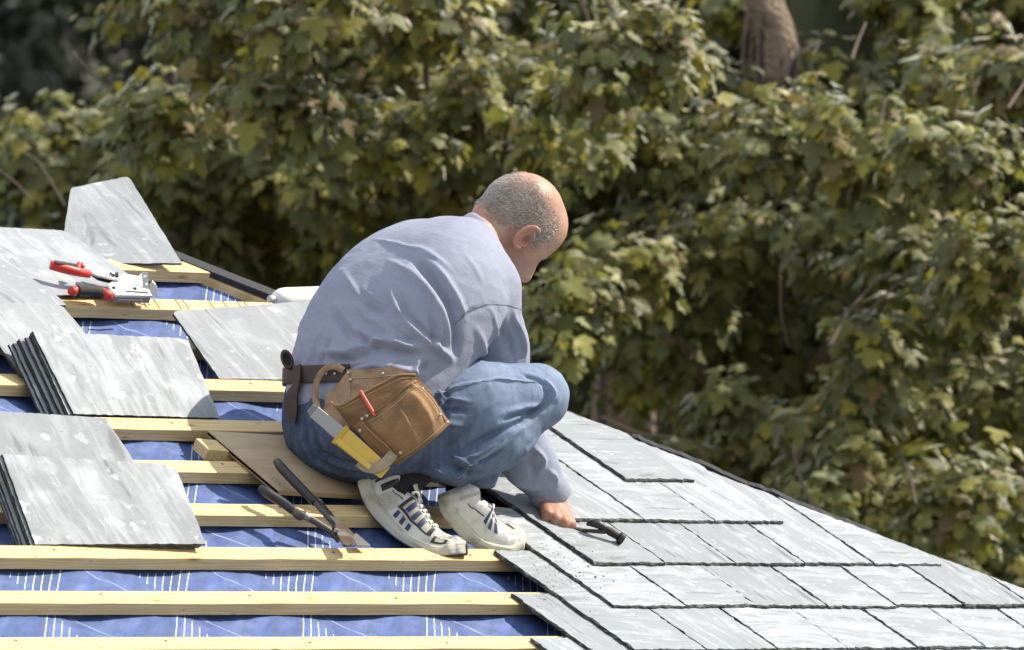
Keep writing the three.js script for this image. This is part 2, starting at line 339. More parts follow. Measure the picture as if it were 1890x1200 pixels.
// hip board and the black strip lapped over it
{
  const seg = (v0, v1, off, h, w, t, mat, name, wav = 0) => {
    const n = 40, pos = [], idx = [], uvs = [];
    for (let i = 0; i <= n; i++) {
      const v = lerp(v0, v1, i / n), u = hipU(v), k = wav * fbm(i * 0.23, v0 * 7, 3, 3);
      const lift = h + k + wav * 0.3 * fbm(i * 1.1, 4, 1, 2);
      for (const [a, b] of [[-w * 0.5, lift], [w * 0.45, lift + t * 0.25], [w * 0.5, lift - t], [-w * 0.5, lift - t]]) { const p = roof(u + hn[0] * (a + off), v + hn[1] * (a + off), b); pos.push(p.x, p.y, p.z); uvs.push(a * 10, i * 0.2); }
      if (i < n) for (let j = 0; j < 4; j++) { const b = i * 4 + j, c = i * 4 + (j + 1) % 4; idx.push(b, c, b + 4, c, c + 4, b + 4); }
    }
    const g = new THREE.BufferGeometry(); g.setAttribute('position', new THREE.Float32BufferAttribute(pos, 3)); g.setAttribute('uv', new THREE.Float32BufferAttribute(uvs, 2)); g.setIndex(idx);
    const q = g.toNonIndexed(); q.computeVertexNormals(); return part(name, q, mat, house);
  };
  const felt = new THREE.MeshStandardMaterial({ color: rgb(0.022, 0.023, 0.028), roughness: 0.75, bumpMap: tex(128, 128, (x, y) => { const v = 0.5 + 0.5 * fbm(x * 30, y * 30, 2, 3); return [v, v, v]; }, false), bumpScale: 0.003 });
  seg(EAVE, RIDGE, 0.005, -0.015, 0.04, 0.045, woodMats[1], 'hip_board');
  seg(-0.5, RIDGE - 0.02, 0.008, 0.004, 0.038, 0.015, felt, 'hip_membrane', 0.008);
  seg(roofUV(1578, 998)[1], roofUV(1150, 815)[1], 0.006, 0.0165, 0.014, 0.016, felt, 'hip_membrane', 0.016);
}
// the slates already nailed: row i has its lower edge at SV + i * gauge, columns 0.25 m wide, broken bond
const SW = 0.25, SL = 0.5, ST = 0.0085, SV = -0.2934 - 0.004, SU = 0.2404;
{
  let n = 0;
  const rows = { 3: [2.5, 2.5], 2: [1, 3], 1: [0.5, 4.5], 0: [0, 7], '-1': [-0.5, 8.5], '-2': [-1, 9], '-3': [-1.5, 9.5], '-4': [-2, 9], '-5': [-2.5, 9.5] };
  for (const key of Object.keys(rows).map(Number).sort((a, b) => a - b)) {
    const [j0, j1] = rows[key], r = rng(900 + key * 31);
    for (let j = j0; j <= j1; j++) {
      const du = (r() - 0.5) * 0.006, dv = (r() - 0.5) * 0.008, rot = (r() - 0.5) * 0.012, gap = 0.0012 + r() * 0.002;
      const u0 = SU + SW * j + du + gap, v0 = SV + GAUGE * key + dv;
      const c = Math.cos(rot), s = Math.sin(rot), pt = (x, y) => [u0 + x * c - y * s, v0 + x * s + y * c];
      let poly = [pt(0, 0), pt(SW - gap * 2, 0), pt(SW - gap * 2, SL), pt(0, SL)];
      const reach = key === 0 && j >= 5 ? -0.012 : 0.004 + r() * 0.006;
      poly = cut(poly, hn[0], hn[1], hc - reach);
      if (poly.length < 3 || Math.abs(THREE.ShapeUtils.area(poly.map((p) => new THREE.Vector2(p[0], p[1])))) < 0.004) continue;
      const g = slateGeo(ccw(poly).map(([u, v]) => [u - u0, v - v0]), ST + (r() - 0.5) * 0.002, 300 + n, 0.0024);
      // tail raised on the courses below, head down on its batten
      const tail = (key === 0 && j >= 5 ? 2.9 : 2.5) * ST + r() * 0.0012, head = 0.0012 + 0.0004, tilt = Math.atan((tail - head) / SL);
      const ay = Vv.clone().multiplyScalar(Math.cos(tilt)).addScaledVector(N, -Math.sin(tilt)), az = N.clone().multiplyScalar(Math.cos(tilt)).addScaledVector(Vv, Math.sin(tilt));
      g.applyMatrix4(new THREE.Matrix4().makeBasis(U, ay, az).setPosition(roof(u0, v0, tail)));
      const plain = { '1_0.5': 0, '1_1.5': 4, '1_2.5': 4, '3_2.5': 0, '-2_-1': 0, '0_5': 4, '0_2': 4, '1_3.5': 5 }[key + '_' + j];
      part('slate', g, slateMats[plain ?? [3, 1, 6, 5, 3, 2][Math.floor(r() * 6)]], house);
      n++;
    }
  }
}

// ---------------------------------------------------------------- loose slates
// solve a slate's plane: two corners of its lower edge stand on the slope, the third corner is seen at tl
function slatePlane(bl, br, tl, L, W, h = 0.002, z = [0.31, 0.1]) {
  const A = onRoof(bl[0], bl[1], h), dA = A.clone().sub(CAM).dot(ray(945, 600)) / ray(945, 600).lengthSq() - 22;
  let [z1, z2] = z;
  const f = (a, b) => { const e1 = M(br[0], br[1], dA + a).sub(A), e2 = M(tl[0], tl[1], dA + b).sub(A), l1 = e1.length(), l2 = e2.length(); return [e1.dot(e2) / (l1 * l2) * 0.6, (l1 - L) * 1, (l2 - W) * 1]; };
  for (let it = 0; it < 200; it++) {
    const e = 1e-4, r = f(z1, z2), ra = f(z1 + e, z2), rb = f(z1, z2 + e);
    const ja = ra.map((x, i) => (x - r[i]) / e), jb = rb.map((x, i) => (x - r[i]) / e), d = (p, q) => p.reduce((s, x, i) => s + x * q[i], 0);
    const aa = d(ja, ja) + 1e-3, bb = d(jb, jb) + 1e-3, ab = d(ja, jb), ga = -d(ja, r), gb = -d(jb, r), det = aa * bb - ab * ab;
    z1 += clamp((ga * bb - gb * ab) / det, -0.05, 0.05); z2 += clamp((gb * aa - ga * ab) / det, -0.05, 0.05);
  }
  const e1 = M(br[0], br[1], dA + z1).sub(A), e2 = M(tl[0], tl[1], dA + z2).sub(A), ax = e1.clone().normalize(), az = ax.clone().cross(e2).normalize(), ay = az.clone().cross(ax);
  return { A, ax, ay, az, e1, e2 };
}
function onPlane(pl, px, py) { const d = ray(px, py), t = pl.A.clone().sub(CAM).dot(pl.az) / d.dot(pl.az), q = d.multiplyScalar(t).add(CAM).sub(pl.A); return [q.dot(pl.ax), q.dot(pl.ay)]; }
function looseSlate(pl, pts, seed, mat, label, back = 0, shift = [0, 0], group = 'loose slates laid out on the battens', turn = 0) {
  const c = ccw(pts), g = slateGeo(c, 0.0058, seed, 0.0009);
  const cx = c.reduce((s, p) => s + p[0], 0) / c.length, cy = c.reduce((s, p) => s + p[1], 0) / c.length;
  g.translate(-cx, -cy, 0); g.rotateZ(turn); g.translate(cx, cy, 0);
  const o = pl.A.clone().addScaledVector(pl.az, -0.0058 - back).addScaledVector(pl.ax, shift[0]).addScaledVector(pl.ay, shift[1]);
  g.applyMatrix4(new THREE.Matrix4().makeBasis(pl.ax, pl.ay, pl.az).setPosition(o));
  g.translate(-o.x, -o.y, -o.z);
  const m = shade(new THREE.Mesh(g, slateMats[mat])); m.name = numbered('loose_slate'); m.position.copy(o);
  tag(m, label, 'slate', group); scene.add(m); return m;
}
const ORD = ['', 'second', 'third', 'fourth', 'fifth', 'sixth', 'seventh', 'lowest'];
const pxPoly = (pl, list) => list.map(([x, y]) => onPlane(pl, x, y));
{
  // front stack, its lower edge along the third batten from the bottom
  const a = slatePlane([65, 1005], [380, 1004], [4, 838], 0.5, 0.25);
  looseSlate(a, pxPoly(a, [[65, 1005], [380, 1004], [326, 866], [300, 856], [4, 838]]), 11, 6, 'large pale streaked slate lying frontmost, its lower edge along a batten at lower left');
  for (let i = 1; i <= 5; i++) looseSlate(a, pxPoly(a, [[65, 1005], [380, 1004], [318, 862], [4, 838]]), 20 + i, [2, 4, 5, 0, 1][i - 1], ORD[i] + ' slate from the top of the frontmost stack, only its dark left edge showing', 0.0064 * i, [-0.0052 * i - 0.003 * Math.sin(i * 2.3), 0.0], 'slates stacked under the frontmost slate');
  // the one lapping above it
  const b = slatePlane([-20, 853], [252, 850], [-75, 752], 0.5, 0.22, 0.012);
  looseSlate(b, pxPoly(b, [[-20, 862], [258, 862], [197, 770], [130, 765], [-75, 752]]), 31, 4, 'plain grey slate behind the frontmost slate, cut off by the left edge', 0.004);
  // the thick stack in the middle
  const c = slatePlane([136, 764], [406, 772], [66, 613], 0.48, 0.24);
  looseSlate(c, pxPoly(c, [[136, 764], [406, 772], [347, 628], [330, 624], [60, 611]]), 41, 3, 'streaked slate on top of the thick leaning stack at left centre');
  for (let i = 1; i <= 7; i++) looseSlate(c, pxPoly(c, [[136, 764], [400, 772], [338, 624], [66, 613]]), 50 + i, i % 7, ORD[i] + ' slate from the top of the thick leaning stack, its dark left edge showing', 0.0066 * i + (i > 3 ? 0.004 : 0), [-0.0062 * i - 0.004 * Math.sin(i * 2.1), 0.002 * Math.sin(i * 1.7)], 'slates in the thick leaning stack at left centre', 0);
  // the slate right of it, tucked behind the roofer
  const d = slatePlane([405, 699], [650, 703], [320, 575], 0.46, 0.25, 0.002, [0.3, 0.15]);
  looseSlate(d, pxPoly(d, [[405, 699], [655, 703], [600, 553], [350, 572], [325, 574], [320, 579]]), 61, 2, 'grey speckled slate lying behind the roofer with a rounded top corner');
  looseSlate(d, pxPoly(d, [[405, 699], [655, 703], [590, 565], [330, 578]]), 62, 4, 'slate under the speckled one behind the roofer, hardly showing', 0.009, [0.01, -0.004]);
  // flat on the slope at upper left, one over the other, with the cutter on them
  const flat = (h) => ({ A: roof(0, 0, h), ax: U, ay: Vv, az: N });
  const f1 = flat(0.013), f2 = flat(0.024), f3 = slatePlane([40, 695], [215, 695], [-60, 560], 0.5, 0.26, 0.01, [0.3, 0.12]);
  looseSlate(f1, pxPoly(f1, [[-170, 412], [0, 419], [112, 425], [128, 430], [240, 508], [262, 528], [248, 545], [-30, 545]]), 71, 1, 'pale slate lying flat at upper left with the red slate cutter on it');
  looseSlate(f2, pxPoly(f2, [[-230, 480], [-20, 462], [8, 482], [100, 541], [122, 563], [-100, 575]]), 72, 0, 'grey slate lying flat at the left edge below the red slate cutter');
  looseSlate(f3, pxPoly(f3, [[40, 695], [215, 695], [152, 608], [112, 561], [-60, 557]]), 73, 2, 'shadowed grey slate at the left edge behind the thick leaning stack');
  // the slate with cut corners standing up at the top
  const s6 = slatePlane([206, 484], [336, 484], [119, 426], 0.3, 0.12, 0.002, [0.2, 0.1]);
  const q6 = slatePlane([215, 486], [336, 486], [150, 350], 0.26, 0.3, -0.002, [0.15, 0.16]);
  looseSlate(q6, pxPoly(q6, [[215, 486], [336, 486], [241, 331], [235, 327], [228, 327], [133, 346], [130, 351], [118, 428], [128, 445]]), 81, 2, 'pale slate with cut corners standing up against the trees at top left');
}

// chips and dust of cut slate by the roofer's feet
{
  const r = rng(404), list = [];
  for (let i = 0; i < 260; i++) {
    const a = r(), px = 1000 + 60 * a + (r() + r() + r() - 1.5) * 110, py = 1030 + 40 * a + (r() + r() + r() - 1.5) * 70; if (px < 948 + (py - 1000) * 0.4 || py < 1000 || py > 1180) continue;
    const [u, v] = roofUV(px, py, 0.02), s = 0.0012 + 0.0055 * r() * r() * r(), top = 3.42 * ST - 0.0285 * 0 ;
    const inRow = ((v - SV) / GAUGE % 1 + 1) % 1, h = 2.5 * ST + ST - inRow * 0.406 * 2.42 * ST + 0.0012;
    const g = new THREE.TetrahedronGeometry(s, 0); g.scale(1.6, 0.35, 0.9); g.rotateY(r() * 6.28); g.applyQuaternion(ROOFQ); const q = roof(u, v, h); g.translate(q.x, q.y, q.z); list.push(g);
  }
  const m = shade(new THREE.Mesh(merge(list), std(0.05, 0.053, 0.052, { roughness: 0.9 }))); m.name = 'slate_chips'; tag(m, 'dark chips of cut slate scattered on finished slates beside the shoes', 'slate chips', null, 'stuff'); scene.add(m);
}

// plywood offcut under the roofer, and a batten end beside it
{
  const A = roofUV(385, 795, 0.016), B = roofUV(515, 905, 0.016), d = [B[0] - A[0], B[1] - A[1]], L = Math.hypot(d[0], d[1]), e = [-d[1] / L, d[0] / L], w = 0.34;
  const pts = [[A[0], A[1]], [B[0], B[1]], [B[0] + e[0] * w, B[1] + e[1] * w], [A[0] + e[0] * w, A[1] + e[1] * w]];
  const plyTex = tex(512, 512, (x, y) => { const g = 0.5 + 0.5 * Math.sin((y * 4 + fbm(x * 1.2, y * 3, 5, 4) * 2.6) * 5), n = fbm(x * 8, y * 60, 2, 3), sp = smooth(0.42, 0.5, fbm(x * 22, y * 30, 8, 2)); const k = 1 - 0.4 * sp; return [toS((0.46 - 0.05 * g + 0.05 * n) * k), toS((0.36 - 0.055 * g + 0.05 * n) * k), toS((0.225 - 0.05 * g + 0.04 * n) * k)]; });
  const g = plateGeo(roof(0, 0, 0.003), U, Vv, N, ccw(pts), 0.013, 0.0008);
  { const p = g.attributes.position, u2 = g.attributes.uv; for (let i = 0; i < p.count; i++) { const [a, b] = uv(V3(p.getX(i), p.getY(i), p.getZ(i))); u2.setXY(i, ((a - A[0]) * e[0] + (b - A[1]) * e[1]) / 0.4, ((a - A[0]) * d[0] + (b - A[1]) * d[1]) / L / 0.4); } }
  const c = roof(A[0], A[1], 0.003);
  const t = thing('plywood_board', c, 'plywood offcut the roofer sits on, laid across the battens', 'plywood');
  part('board', g, new THREE.MeshStandardMaterial({ map: plyTex, roughness: 0.8 }), t);
  part('board_edge', boxIn(roof((A[0] + B[0]) / 2 - e[0] * 0.0006, (A[1] + B[1]) / 2 - e[1] * 0.0006, 0.0095), V3().copy(U).multiplyScalar(d[0] / L).addScaledVector(Vv, d[1] / L), N, V3().copy(U).multiplyScalar(e[0]).addScaledVector(Vv, e[1]), L * 0.995, 0.005, 0.0012, 0), std(0.3, 0.17, 0.08), t);
  const bc = onRoof(392, 832, -0.004), bt = boxIn(V3(0, 0, 0), U.clone().applyAxisAngle(N, -0.12), N, Vv.clone().negate().applyAxisAngle(N, -0.12), 0.11, 0.028, 0.055, 0.0015);
  const blk = shade(new THREE.Mesh(bt, woodMats[2])); blk.name = 'wood_block'; blk.position.copy(bc.addScaledVector(U, 0.02));
  tag(blk, 'short batten offcut lying half under the plywood board', 'wood block'); scene.add(blk);
}
// the hammer lies in the right hand: handle axis, fist
const HAND = (() => {
  const wrist = M(1020, 916, 0.435), C = V3(0.74, -0.26, -0.42).normalize();
  let K = V3(0.036, -0.05, 0.03); K = K.addScaledVector(C, -K.dot(C)).normalize();
  let S = C.clone().cross(K).normalize(); if (S.dot(V3(0.5, 0.5, 0.3)) < 0) S.negate();
  return { wrist, C, K, S, grip: wrist.clone().addScaledVector(K, 0.088).addScaledVector(S, -0.026) };
})();
// ---------------------------------------------------------------- the roofer
// fields: unions of tapered capsules, meshed with surface nets
const LAT = V3(0.71, 0, 0.70).normalize();                             // his right hand side
const FWD = V3(0.70, 0, -0.71).normalize();
function capsule(a, b, ra, rb) {
  const ax = a.x, ay = a.y, az = a.z, bx = b.x - a.x, by = b.y - a.y, bz = b.z - a.z, L2 = bx * bx + by * by + bz * bz || 1e-9;
  return (x, y, z) => { const px = x - ax, py = y - ay, pz = z - az, t = Math.min(1, Math.max(0, (px * bx + py * by + pz * bz) / L2)), dx = px - bx * t, dy = py - by * t, dz = pz - bz * t; return Math.sqrt(dx * dx + dy * dy + dz * dz) - (ra + (rb - ra) * t); };
}
const smin = (a, b, k) => { const h = Math.max(k - Math.abs(a - b), 0) / k; return Math.min(a, b) - h * h * k * 0.25; };
function union(list, k) { return (x, y, z) => { let d = 1e3; for (const f of list) { const e = f(x, y, z); d = e - d > k ? d : d - e > k ? e : smin(d, e, k); } return d; }; }
function surfaceNet(f, lo, hi, cell) {
  const nx = Math.ceil((hi.x - lo.x) / cell) + 1, ny = Math.ceil((hi.y - lo.y) / cell) + 1, nz = Math.ceil((hi.z - lo.z) / cell) + 1;
  const val = new Float32Array(nx * ny * nz), id = new Int32Array(nx * ny * nz).fill(-1), at = (i, j, k) => (k * ny + j) * nx + i;
  const sk = 2;                                                        // coarse test first, then the cells near the surface
  for (let k = 0; k < nz; k += sk) for (let j = 0; j < ny; j += sk) for (let i = 0; i < nx; i += sk) {
    const v = f(lo.x + (i + 0.5) * cell, lo.y + (j + 0.5) * cell, lo.z + (k + 0.5) * cell), far = Math.abs(v) > cell * 3.2;
    for (let c = 0; c < 8; c++) { const I = i + (c & 1), J = j + (c >> 1 & 1), K = k + (c >> 2); if (I < nx && J < ny && K < nz) val[at(I, J, K)] = far ? v : f(lo.x + I * cell, lo.y + J * cell, lo.z + K * cell); }
  }
  const pos = [], idx = [], E = [[0, 1], [2, 3], [4, 5], [6, 7], [0, 2], [1, 3], [4, 6], [5, 7], [0, 4], [1, 5], [2, 6], [3, 7]];
  const v8 = new Float32Array(8);
  for (let k = 0; k < nz - 1; k++) for (let j = 0; j < ny - 1; j++) for (let i = 0; i < nx - 1; i++) {
    let m = 0;
    for (let c = 0; c < 8; c++) { v8[c] = val[at(i + (c & 1), j + (c >> 1 & 1), k + (c >> 2))]; if (v8[c] < 0) m |= 1 << c; }
    if (m === 0 || m === 255) continue;
    let sx = 0, sy = 0, sz = 0, n = 0;
    for (const [a, b] of E) if ((m >> a & 1) !== (m >> b & 1)) { const t = v8[a] / (v8[a] - v8[b]); sx += lerp(a & 1, b & 1, t); sy += lerp(a >> 1 & 1, b >> 1 & 1, t); sz += lerp(a >> 2, b >> 2, t); n++; }
    id[at(i, j, k)] = pos.length / 3;
    pos.push(lo.x + (i + sx / n) * cell, lo.y + (j + sy / n) * cell, lo.z + (k + sz / n) * cell);
  }
  const quad = (a, b, c, d, flip) => { if (a < 0 || b < 0 || c < 0 || d < 0) return; flip ? idx.push(a, c, b, a, d, c) : idx.push(a, b, c, a, c, d); };
  for (let k = 1; k < nz - 1; k++) for (let j = 1; j < ny - 1; j++) for (let i = 1; i < nx - 1; i++) {
    const s = val[at(i, j, k)] < 0;
    if (s !== val[at(i + 1, j, k)] < 0) quad(id[at(i, j - 1, k - 1)], id[at(i, j, k - 1)], id[at(i, j, k)], id[at(i, j - 1, k)], !s);
    if (s !== val[at(i, j + 1, k)] < 0) quad(id[at(i - 1, j, k - 1)], id[at(i - 1, j, k)], id[at(i, j, k)], id[at(i, j, k - 1)], !s);
    if (s !== val[at(i, j, k + 1)] < 0) quad(id[at(i - 1, j - 1, k)], id[at(i, j - 1, k)], id[at(i, j, k)], id[at(i - 1, j, k)], !s);
  }
  const g = new THREE.BufferGeometry(); g.setAttribute('position', new THREE.Float32BufferAttribute(pos, 3)); g.setIndex(idx); g.computeVertexNormals();
  return g;
}
function relax(g, n) {                                                  // ease the grid's steps out of a mesh
  const p = g.attributes.position, I = g.index.array, N0 = p.count;
  for (let k = 0; k < n; k++) {
    const s = new Float32Array(N0 * 3), c = new Uint16Array(N0);
    for (let t = 0; t < I.length; t += 3) for (let e = 0; e < 3; e++) { const a = I[t + e], b = I[t + (e + 1) % 3]; for (const [u, w] of [[a, b], [b, a]]) { c[u]++; s[3 * u] += p.array[3 * w]; s[3 * u + 1] += p.array[3 * w + 1]; s[3 * u + 2] += p.array[3 * w + 2]; } }
    for (let i = 0; i < N0; i++) if (c[i]) for (let e = 0; e < 3; e++) p.array[3 * i + e] = lerp(p.array[3 * i + e], s[3 * i + e] / c[i], 0.6);
  }
  g.computeVertexNormals(); return g;
}
function clothUV(g, s = 1) {                                            // metres across his side and up, good enough for weave and noise
  const p = g.attributes.position, n = g.attributes.normal, a = new Float32Array(p.count * 2);
  for (let i = 0; i < p.count; i++) { const x = p.getX(i), y = p.getY(i), z = p.getZ(i); a[2 * i] = (x * 0.8 - z * 0.6) * s; a[2 * i + 1] = (y + 0.25 * (x * 0.6 + z * 0.8)) * s; }
  g.setAttribute('uv', new THREE.BufferAttribute(a, 2)); return g;
}
// move vertices along their normals by fn(point, normal) metres
function displace(g, fn) {
  const p = g.attributes.position, n = g.attributes.normal, a = V3(), b = V3(), out = new Float32Array(p.count * 3);
  for (let i = 0; i < p.count; i++) { a.fromBufferAttribute(p, i); b.fromBufferAttribute(n, i); const d = fn(a, b); out[3 * i] = a.x + b.x * d; out[3 * i + 1] = a.y + b.y * d; out[3 * i + 2] = a.z + b.z * d; }
  p.array.set(out); g.computeVertexNormals(); return g;
}
// where a sight line first meets a field
function hit(f, px, py, from = -0.5, to = 1.2) {
  const d = ray(px, py), o = CAM; let t = 22 + from;
  for (let i = 0; i < 200; i++) { const v = f(o.x + d.x * t, o.y + d.y * t, o.z + d.z * t); if (v < 0.0006) return d.multiplyScalar(t).add(CAM); t += Math.max(v * 0.8, 0.0006); if (t > 22 + to) return null; }
  return null;
}
// folds: polylines lying on the cloth, raised (or sunk) by amp metres with the given half width
function folds(g, field, list, gain = 1) {
  const segs = [];
  for (const [amp, w, pts] of list) {
    const q = pts.map(([x, y]) => hit(field, x, y)).filter(Boolean);
    for (let i = 0; i + 1 < q.length; i++) segs.push([amp, w, q[i], q[i + 1], i === 0, i === q.length - 2]);
    if (q.length > 1) segs[segs.length - 1].n = q.length;
  }
  const d = V3(), e = V3();
  displace(g, (p) => {
    let sum = 0; const best = new Map();
    for (const s of segs) {
      d.subVectors(s[3], s[2]); e.subVectors(p, s[2]);
      const L2 = d.lengthSq(), t = clamp(e.dot(d) / L2), dist = e.addScaledVector(d, -t).length();
      if (dist > 3 * s[1]) continue;
      let fade = 1; if (s[4]) fade *= 0.25 + 0.75 * smooth(0, 0.6, t); if (s[5]) fade *= 1 - 0.85 * smooth(0.35, 1, t);
      const w = s[1] * 0.70, v = 1.45 * gain * s[0] * fade * Math.exp(-dist * dist / (w * w) * 1.2), key = s[0] * 1e5 + s[1] * 7 + list.length; 
      const o = best.get(key) || 0; if (Math.abs(v) > Math.abs(o)) best.set(key, v);
    }
    for (const v of best.values()) sum += v;
    return sum;
  });
}

// ---- skeleton
const latCap = (c, w, r) => capsule(c.clone().addScaledVector(LAT, -w), c.clone().addScaledVector(LAT, w), r, r);
function spineField(rows, steps, shrink = 0) {
  const cv = new THREE.CatmullRomCurve3(rows.map((r) => r[0])), out = [];
  for (let i = 0; i <= steps; i++) { const t = i / steps, k = t * (rows.length - 1), a = Math.min(rows.length - 2, Math.floor(k)), f = smooth(0, 1, k - a) * 0.5 + (k - a) * 0.5; out.push(latCap(cv.getPoint(t), lerp(rows[a][1], rows[a + 1][1], f), lerp(rows[a][2], rows[a + 1][2], f) - shrink)); }
  return out;
}
const J = {
  pelvis: M(668, 795, 0.13), waist: M(676, 715, 0.14), rib: M(730, 600, 0.20), chest: M(776, 512, 0.29), top: M(818, 465, 0.36),
  rSh: M(893, 535, 0.27), rEl: M(938, 762, 0.36), rWr: M(1020, 916, 0.435),
  lSh: M(795, 480, 0.50), lEl: M(880, 690, 0.62), lWr: M(955, 850, 0.60),
  rHip: M(705, 785, 0.06), rMid: M(872, 752, 0.15), rKn: M(990, 732, 0.22), rAn: M(806, 862, 0.085),
  lHip: M(625, 790, 0.21), lKn: M(925, 715, 0.40), lAn: M(862, 868, 0.21),
};
const HS = 1.054, head = M(947, 422, 0.52);
const HY = 42.3 * Math.PI / 180, HP = 48 * Math.PI / 180, HROLL = 27.3 * Math.PI / 180, HG = V3(Math.cos(HY), 0, -Math.sin(HY));
const HF = HG.clone().multiplyScalar(Math.cos(HP)).add(V3(0, -Math.sin(HP), 0)), HU0 = HG.clone().multiplyScalar(Math.sin(HP)).add(V3(0, Math.cos(HP), 0)), HR0 = HF.clone().cross(HU0).normalize();
const HR = HR0.clone().multiplyScalar(Math.cos(HROLL)).addScaledVector(HU0, -Math.sin(HROLL)), HU = HU0.clone().multiplyScalar(Math.cos(HROLL)).addScaledVector(HR0, Math.sin(HROLL));
const hpt = (r, u, f) => head.clone().addScaledVector(HR, r * HS).addScaledVector(HU, u * HS).addScaledVector(HF, f * HS);

const cutEnd = (f, a, b) => { const n = b.clone().sub(a).normalize(); return (x, y, z) => Math.max(f(x, y, z), (x - b.x) * n.x + (y - b.y) * n.y + (z - b.z) * n.z); };
const shirtRows = [[M(668, 752, 0.14), 0.074, 0.119], [J.waist, 0.075, 0.117], [M(700, 655, 0.165), 0.086, 0.122], [J.rib, 0.098, 0.128], [M(766, 556, 0.245), 0.106, 0.126], [M(788,516,0.29), 0.088, 0.112], [J.top, 0.078, 0.072]];
const shirtTorso = spineField(shirtRows, 22);
const shirtParts = [
  capsule(M(846, 490, 0.33), J.rSh, 0.064, 0.078), capsule(J.rSh, M(915, 640, 0.315), 0.080, 0.070), capsule(M(915, 640, 0.315), J.rEl, 0.070, 0.066),
  capsule(J.rEl, M(975, 850, 0.395), 0.066, 0.058), capsule(M(975, 850, 0.395), M(1019, 914, 0.434), 0.058, 0.046),
  capsule(M(815, 470, 0.46), J.lSh, 0.07, 0.08), capsule(J.lSh, J.lEl, 0.078, 0.062), cutEnd(capsule(J.lEl, J.lWr, 0.062, 0.046), J.lEl, J.lWr),
  capsule(M(842, 454, 0.385), M(878, 442, 0.42), 0.066, 0.056)];
const shirtTrunk = union(shirtTorso, 0.035), shirtArms = union(shirtParts, 0.035);
const cutPlane = (p, n) => (x, y, z) => (x - p.x) * n.x + (y - p.y) * n.y + (z - p.z) * n.z;
const wristDir = J.rWr.clone().sub(M(975, 850, 0.395)).normalize(), wristCut = cutPlane(M(1020, 916, 0.435), wristDir);
const hemCut = cutPlane(M(560, 766, 0.1), V3(0.05, -1, 0).normalize());
const nearTo = (p, r) => (x, y, z) => Math.hypot(x - p.x, y - p.y, z - p.z) < r;
const inW = nearTo(J.rWr, 0.09);
const neckDir = V3(0.79, 0.58, -0.22).normalize(), NECK = M(893, 436, 0.42), neckCut = cutPlane(NECK, neckDir), inN = nearTo(NECK, 0.17);
const shirtField = (x, y, z) => { let d = smin(Math.max(shirtTrunk(x, y, z), hemCut(x, y, z)), shirtArms(x, y, z), 0.035); if (inW(x, y, z)) d = Math.max(d, wristCut(x, y, z)); if (inN(x, y, z)) d = Math.max(d, neckCut(x, y, z)); return d; };

const jeansBody = union([...spineField([[J.pelvis, 0.078, 0.115], [M(664, 760, 0.135), 0.076, 0.112], [M(668, 715, 0.14), 0.072, 0.103]], 8),
  capsule(M(625, 815, 0.12), M(690, 820, 0.06), 0.085, 0.085),
  capsule(J.rHip, J.rMid, 0.113, 0.103), capsule(J.rMid, J.rKn, 0.103, 0.078),
  capsule(J.lHip, J.lKn, 0.113, 0.078)], 0.03);
const rCalf = union([capsule(M(972, 745, 0.215), M(905, 800, 0.15), 0.076, 0.088), capsule(M(905, 800, 0.15), M(800, 864, 0.088), 0.088, 0.066), capsule(M(800, 864, 0.088), M(778, 892, 0.075), 0.066, 0.06)], 0.02);
const lCalf = union([capsule(J.lKn, M(900, 800, 0.30), 0.074, 0.08), capsule(M(900, 800, 0.30), M(866, 868, 0.23), 0.08, 0.066), capsule(M(866, 868, 0.23), M(856, 905, 0.2), 0.064, 0.062)], 0.02);
const rHem = cutPlane(M(794, 881, 0.06), V3(-0.25, -0.95, 0.1).normalize()), lHem = cutPlane(M(880, 899, 0.2), V3(-0.05, -1, 0.05).normalize());
const jeansField = (x, y, z) => smin(smin(jeansBody(x, y, z), Math.max(rCalf(x, y, z), rHem(x, y, z)), 0.012), Math.max(lCalf(x, y, z), lHem(x, y, z)), 0.012);
const clothed = (x, y, z) => Math.min(shirtField(x, y, z), jeansField(x, y, z));

// ---- cloth materials
const weave = (() => { const r = rng(8); return tex(256, 256, (x, y) => { const v = 0.5 + 0.28 * fbm(x * 60, y * 60, 2, 2) + 0.12 * Math.sin(x * 400) * Math.sin(y * 400) + (r() - 0.5) * 0.15; return [v, v, v]; }, false); })();
const twill = tex(256, 256, (x, y) => { const v = 0.5 + 0.2 * Math.sin((x + y) * 2 * Math.PI * 40) + 0.3 * fbm(x * 30, y * 60, 6, 3); return [v, v, v]; }, false);
const heather = tex(512, 512, (x, y) => { const v = 0.93 + 0.10 * fbm(x * 40, y * 40, 2, 3) + 0.10 * fbm(x * 110, y * 90, 5, 2) + 0.07 * fbm(x * 8, y * 8, 9, 3); return [v, v, v].map(toS); });
const slub = tex(512, 512, (x, y) => { const v = 0.9 + 0.22 * fbm(x * 90, y * 22, 2, 3) + 0.16 * fbm(x * 30, y * 70, 4, 3) + 0.12 * fbm(x * 6, y * 6, 9, 3); return [v * 1.02, v, v * 0.97].map(toS); });
const shirtMat = new THREE.MeshPhysicalMaterial({ map: heather, color: rgb(1, 1, 1), vertexColors: true, roughness: 0.9, sheen: 0.25, sheenRoughness: 0.6, sheenColor: rgb(0.4, 0.42, 0.5), bumpMap: heather, bumpScale: 0.0035 });
const jeansMat = new THREE.MeshStandardMaterial({ map: slub, color: rgb(1, 1, 1), vertexColors: true, roughness: 0.88, bumpMap: slub, bumpScale: 0.002 });
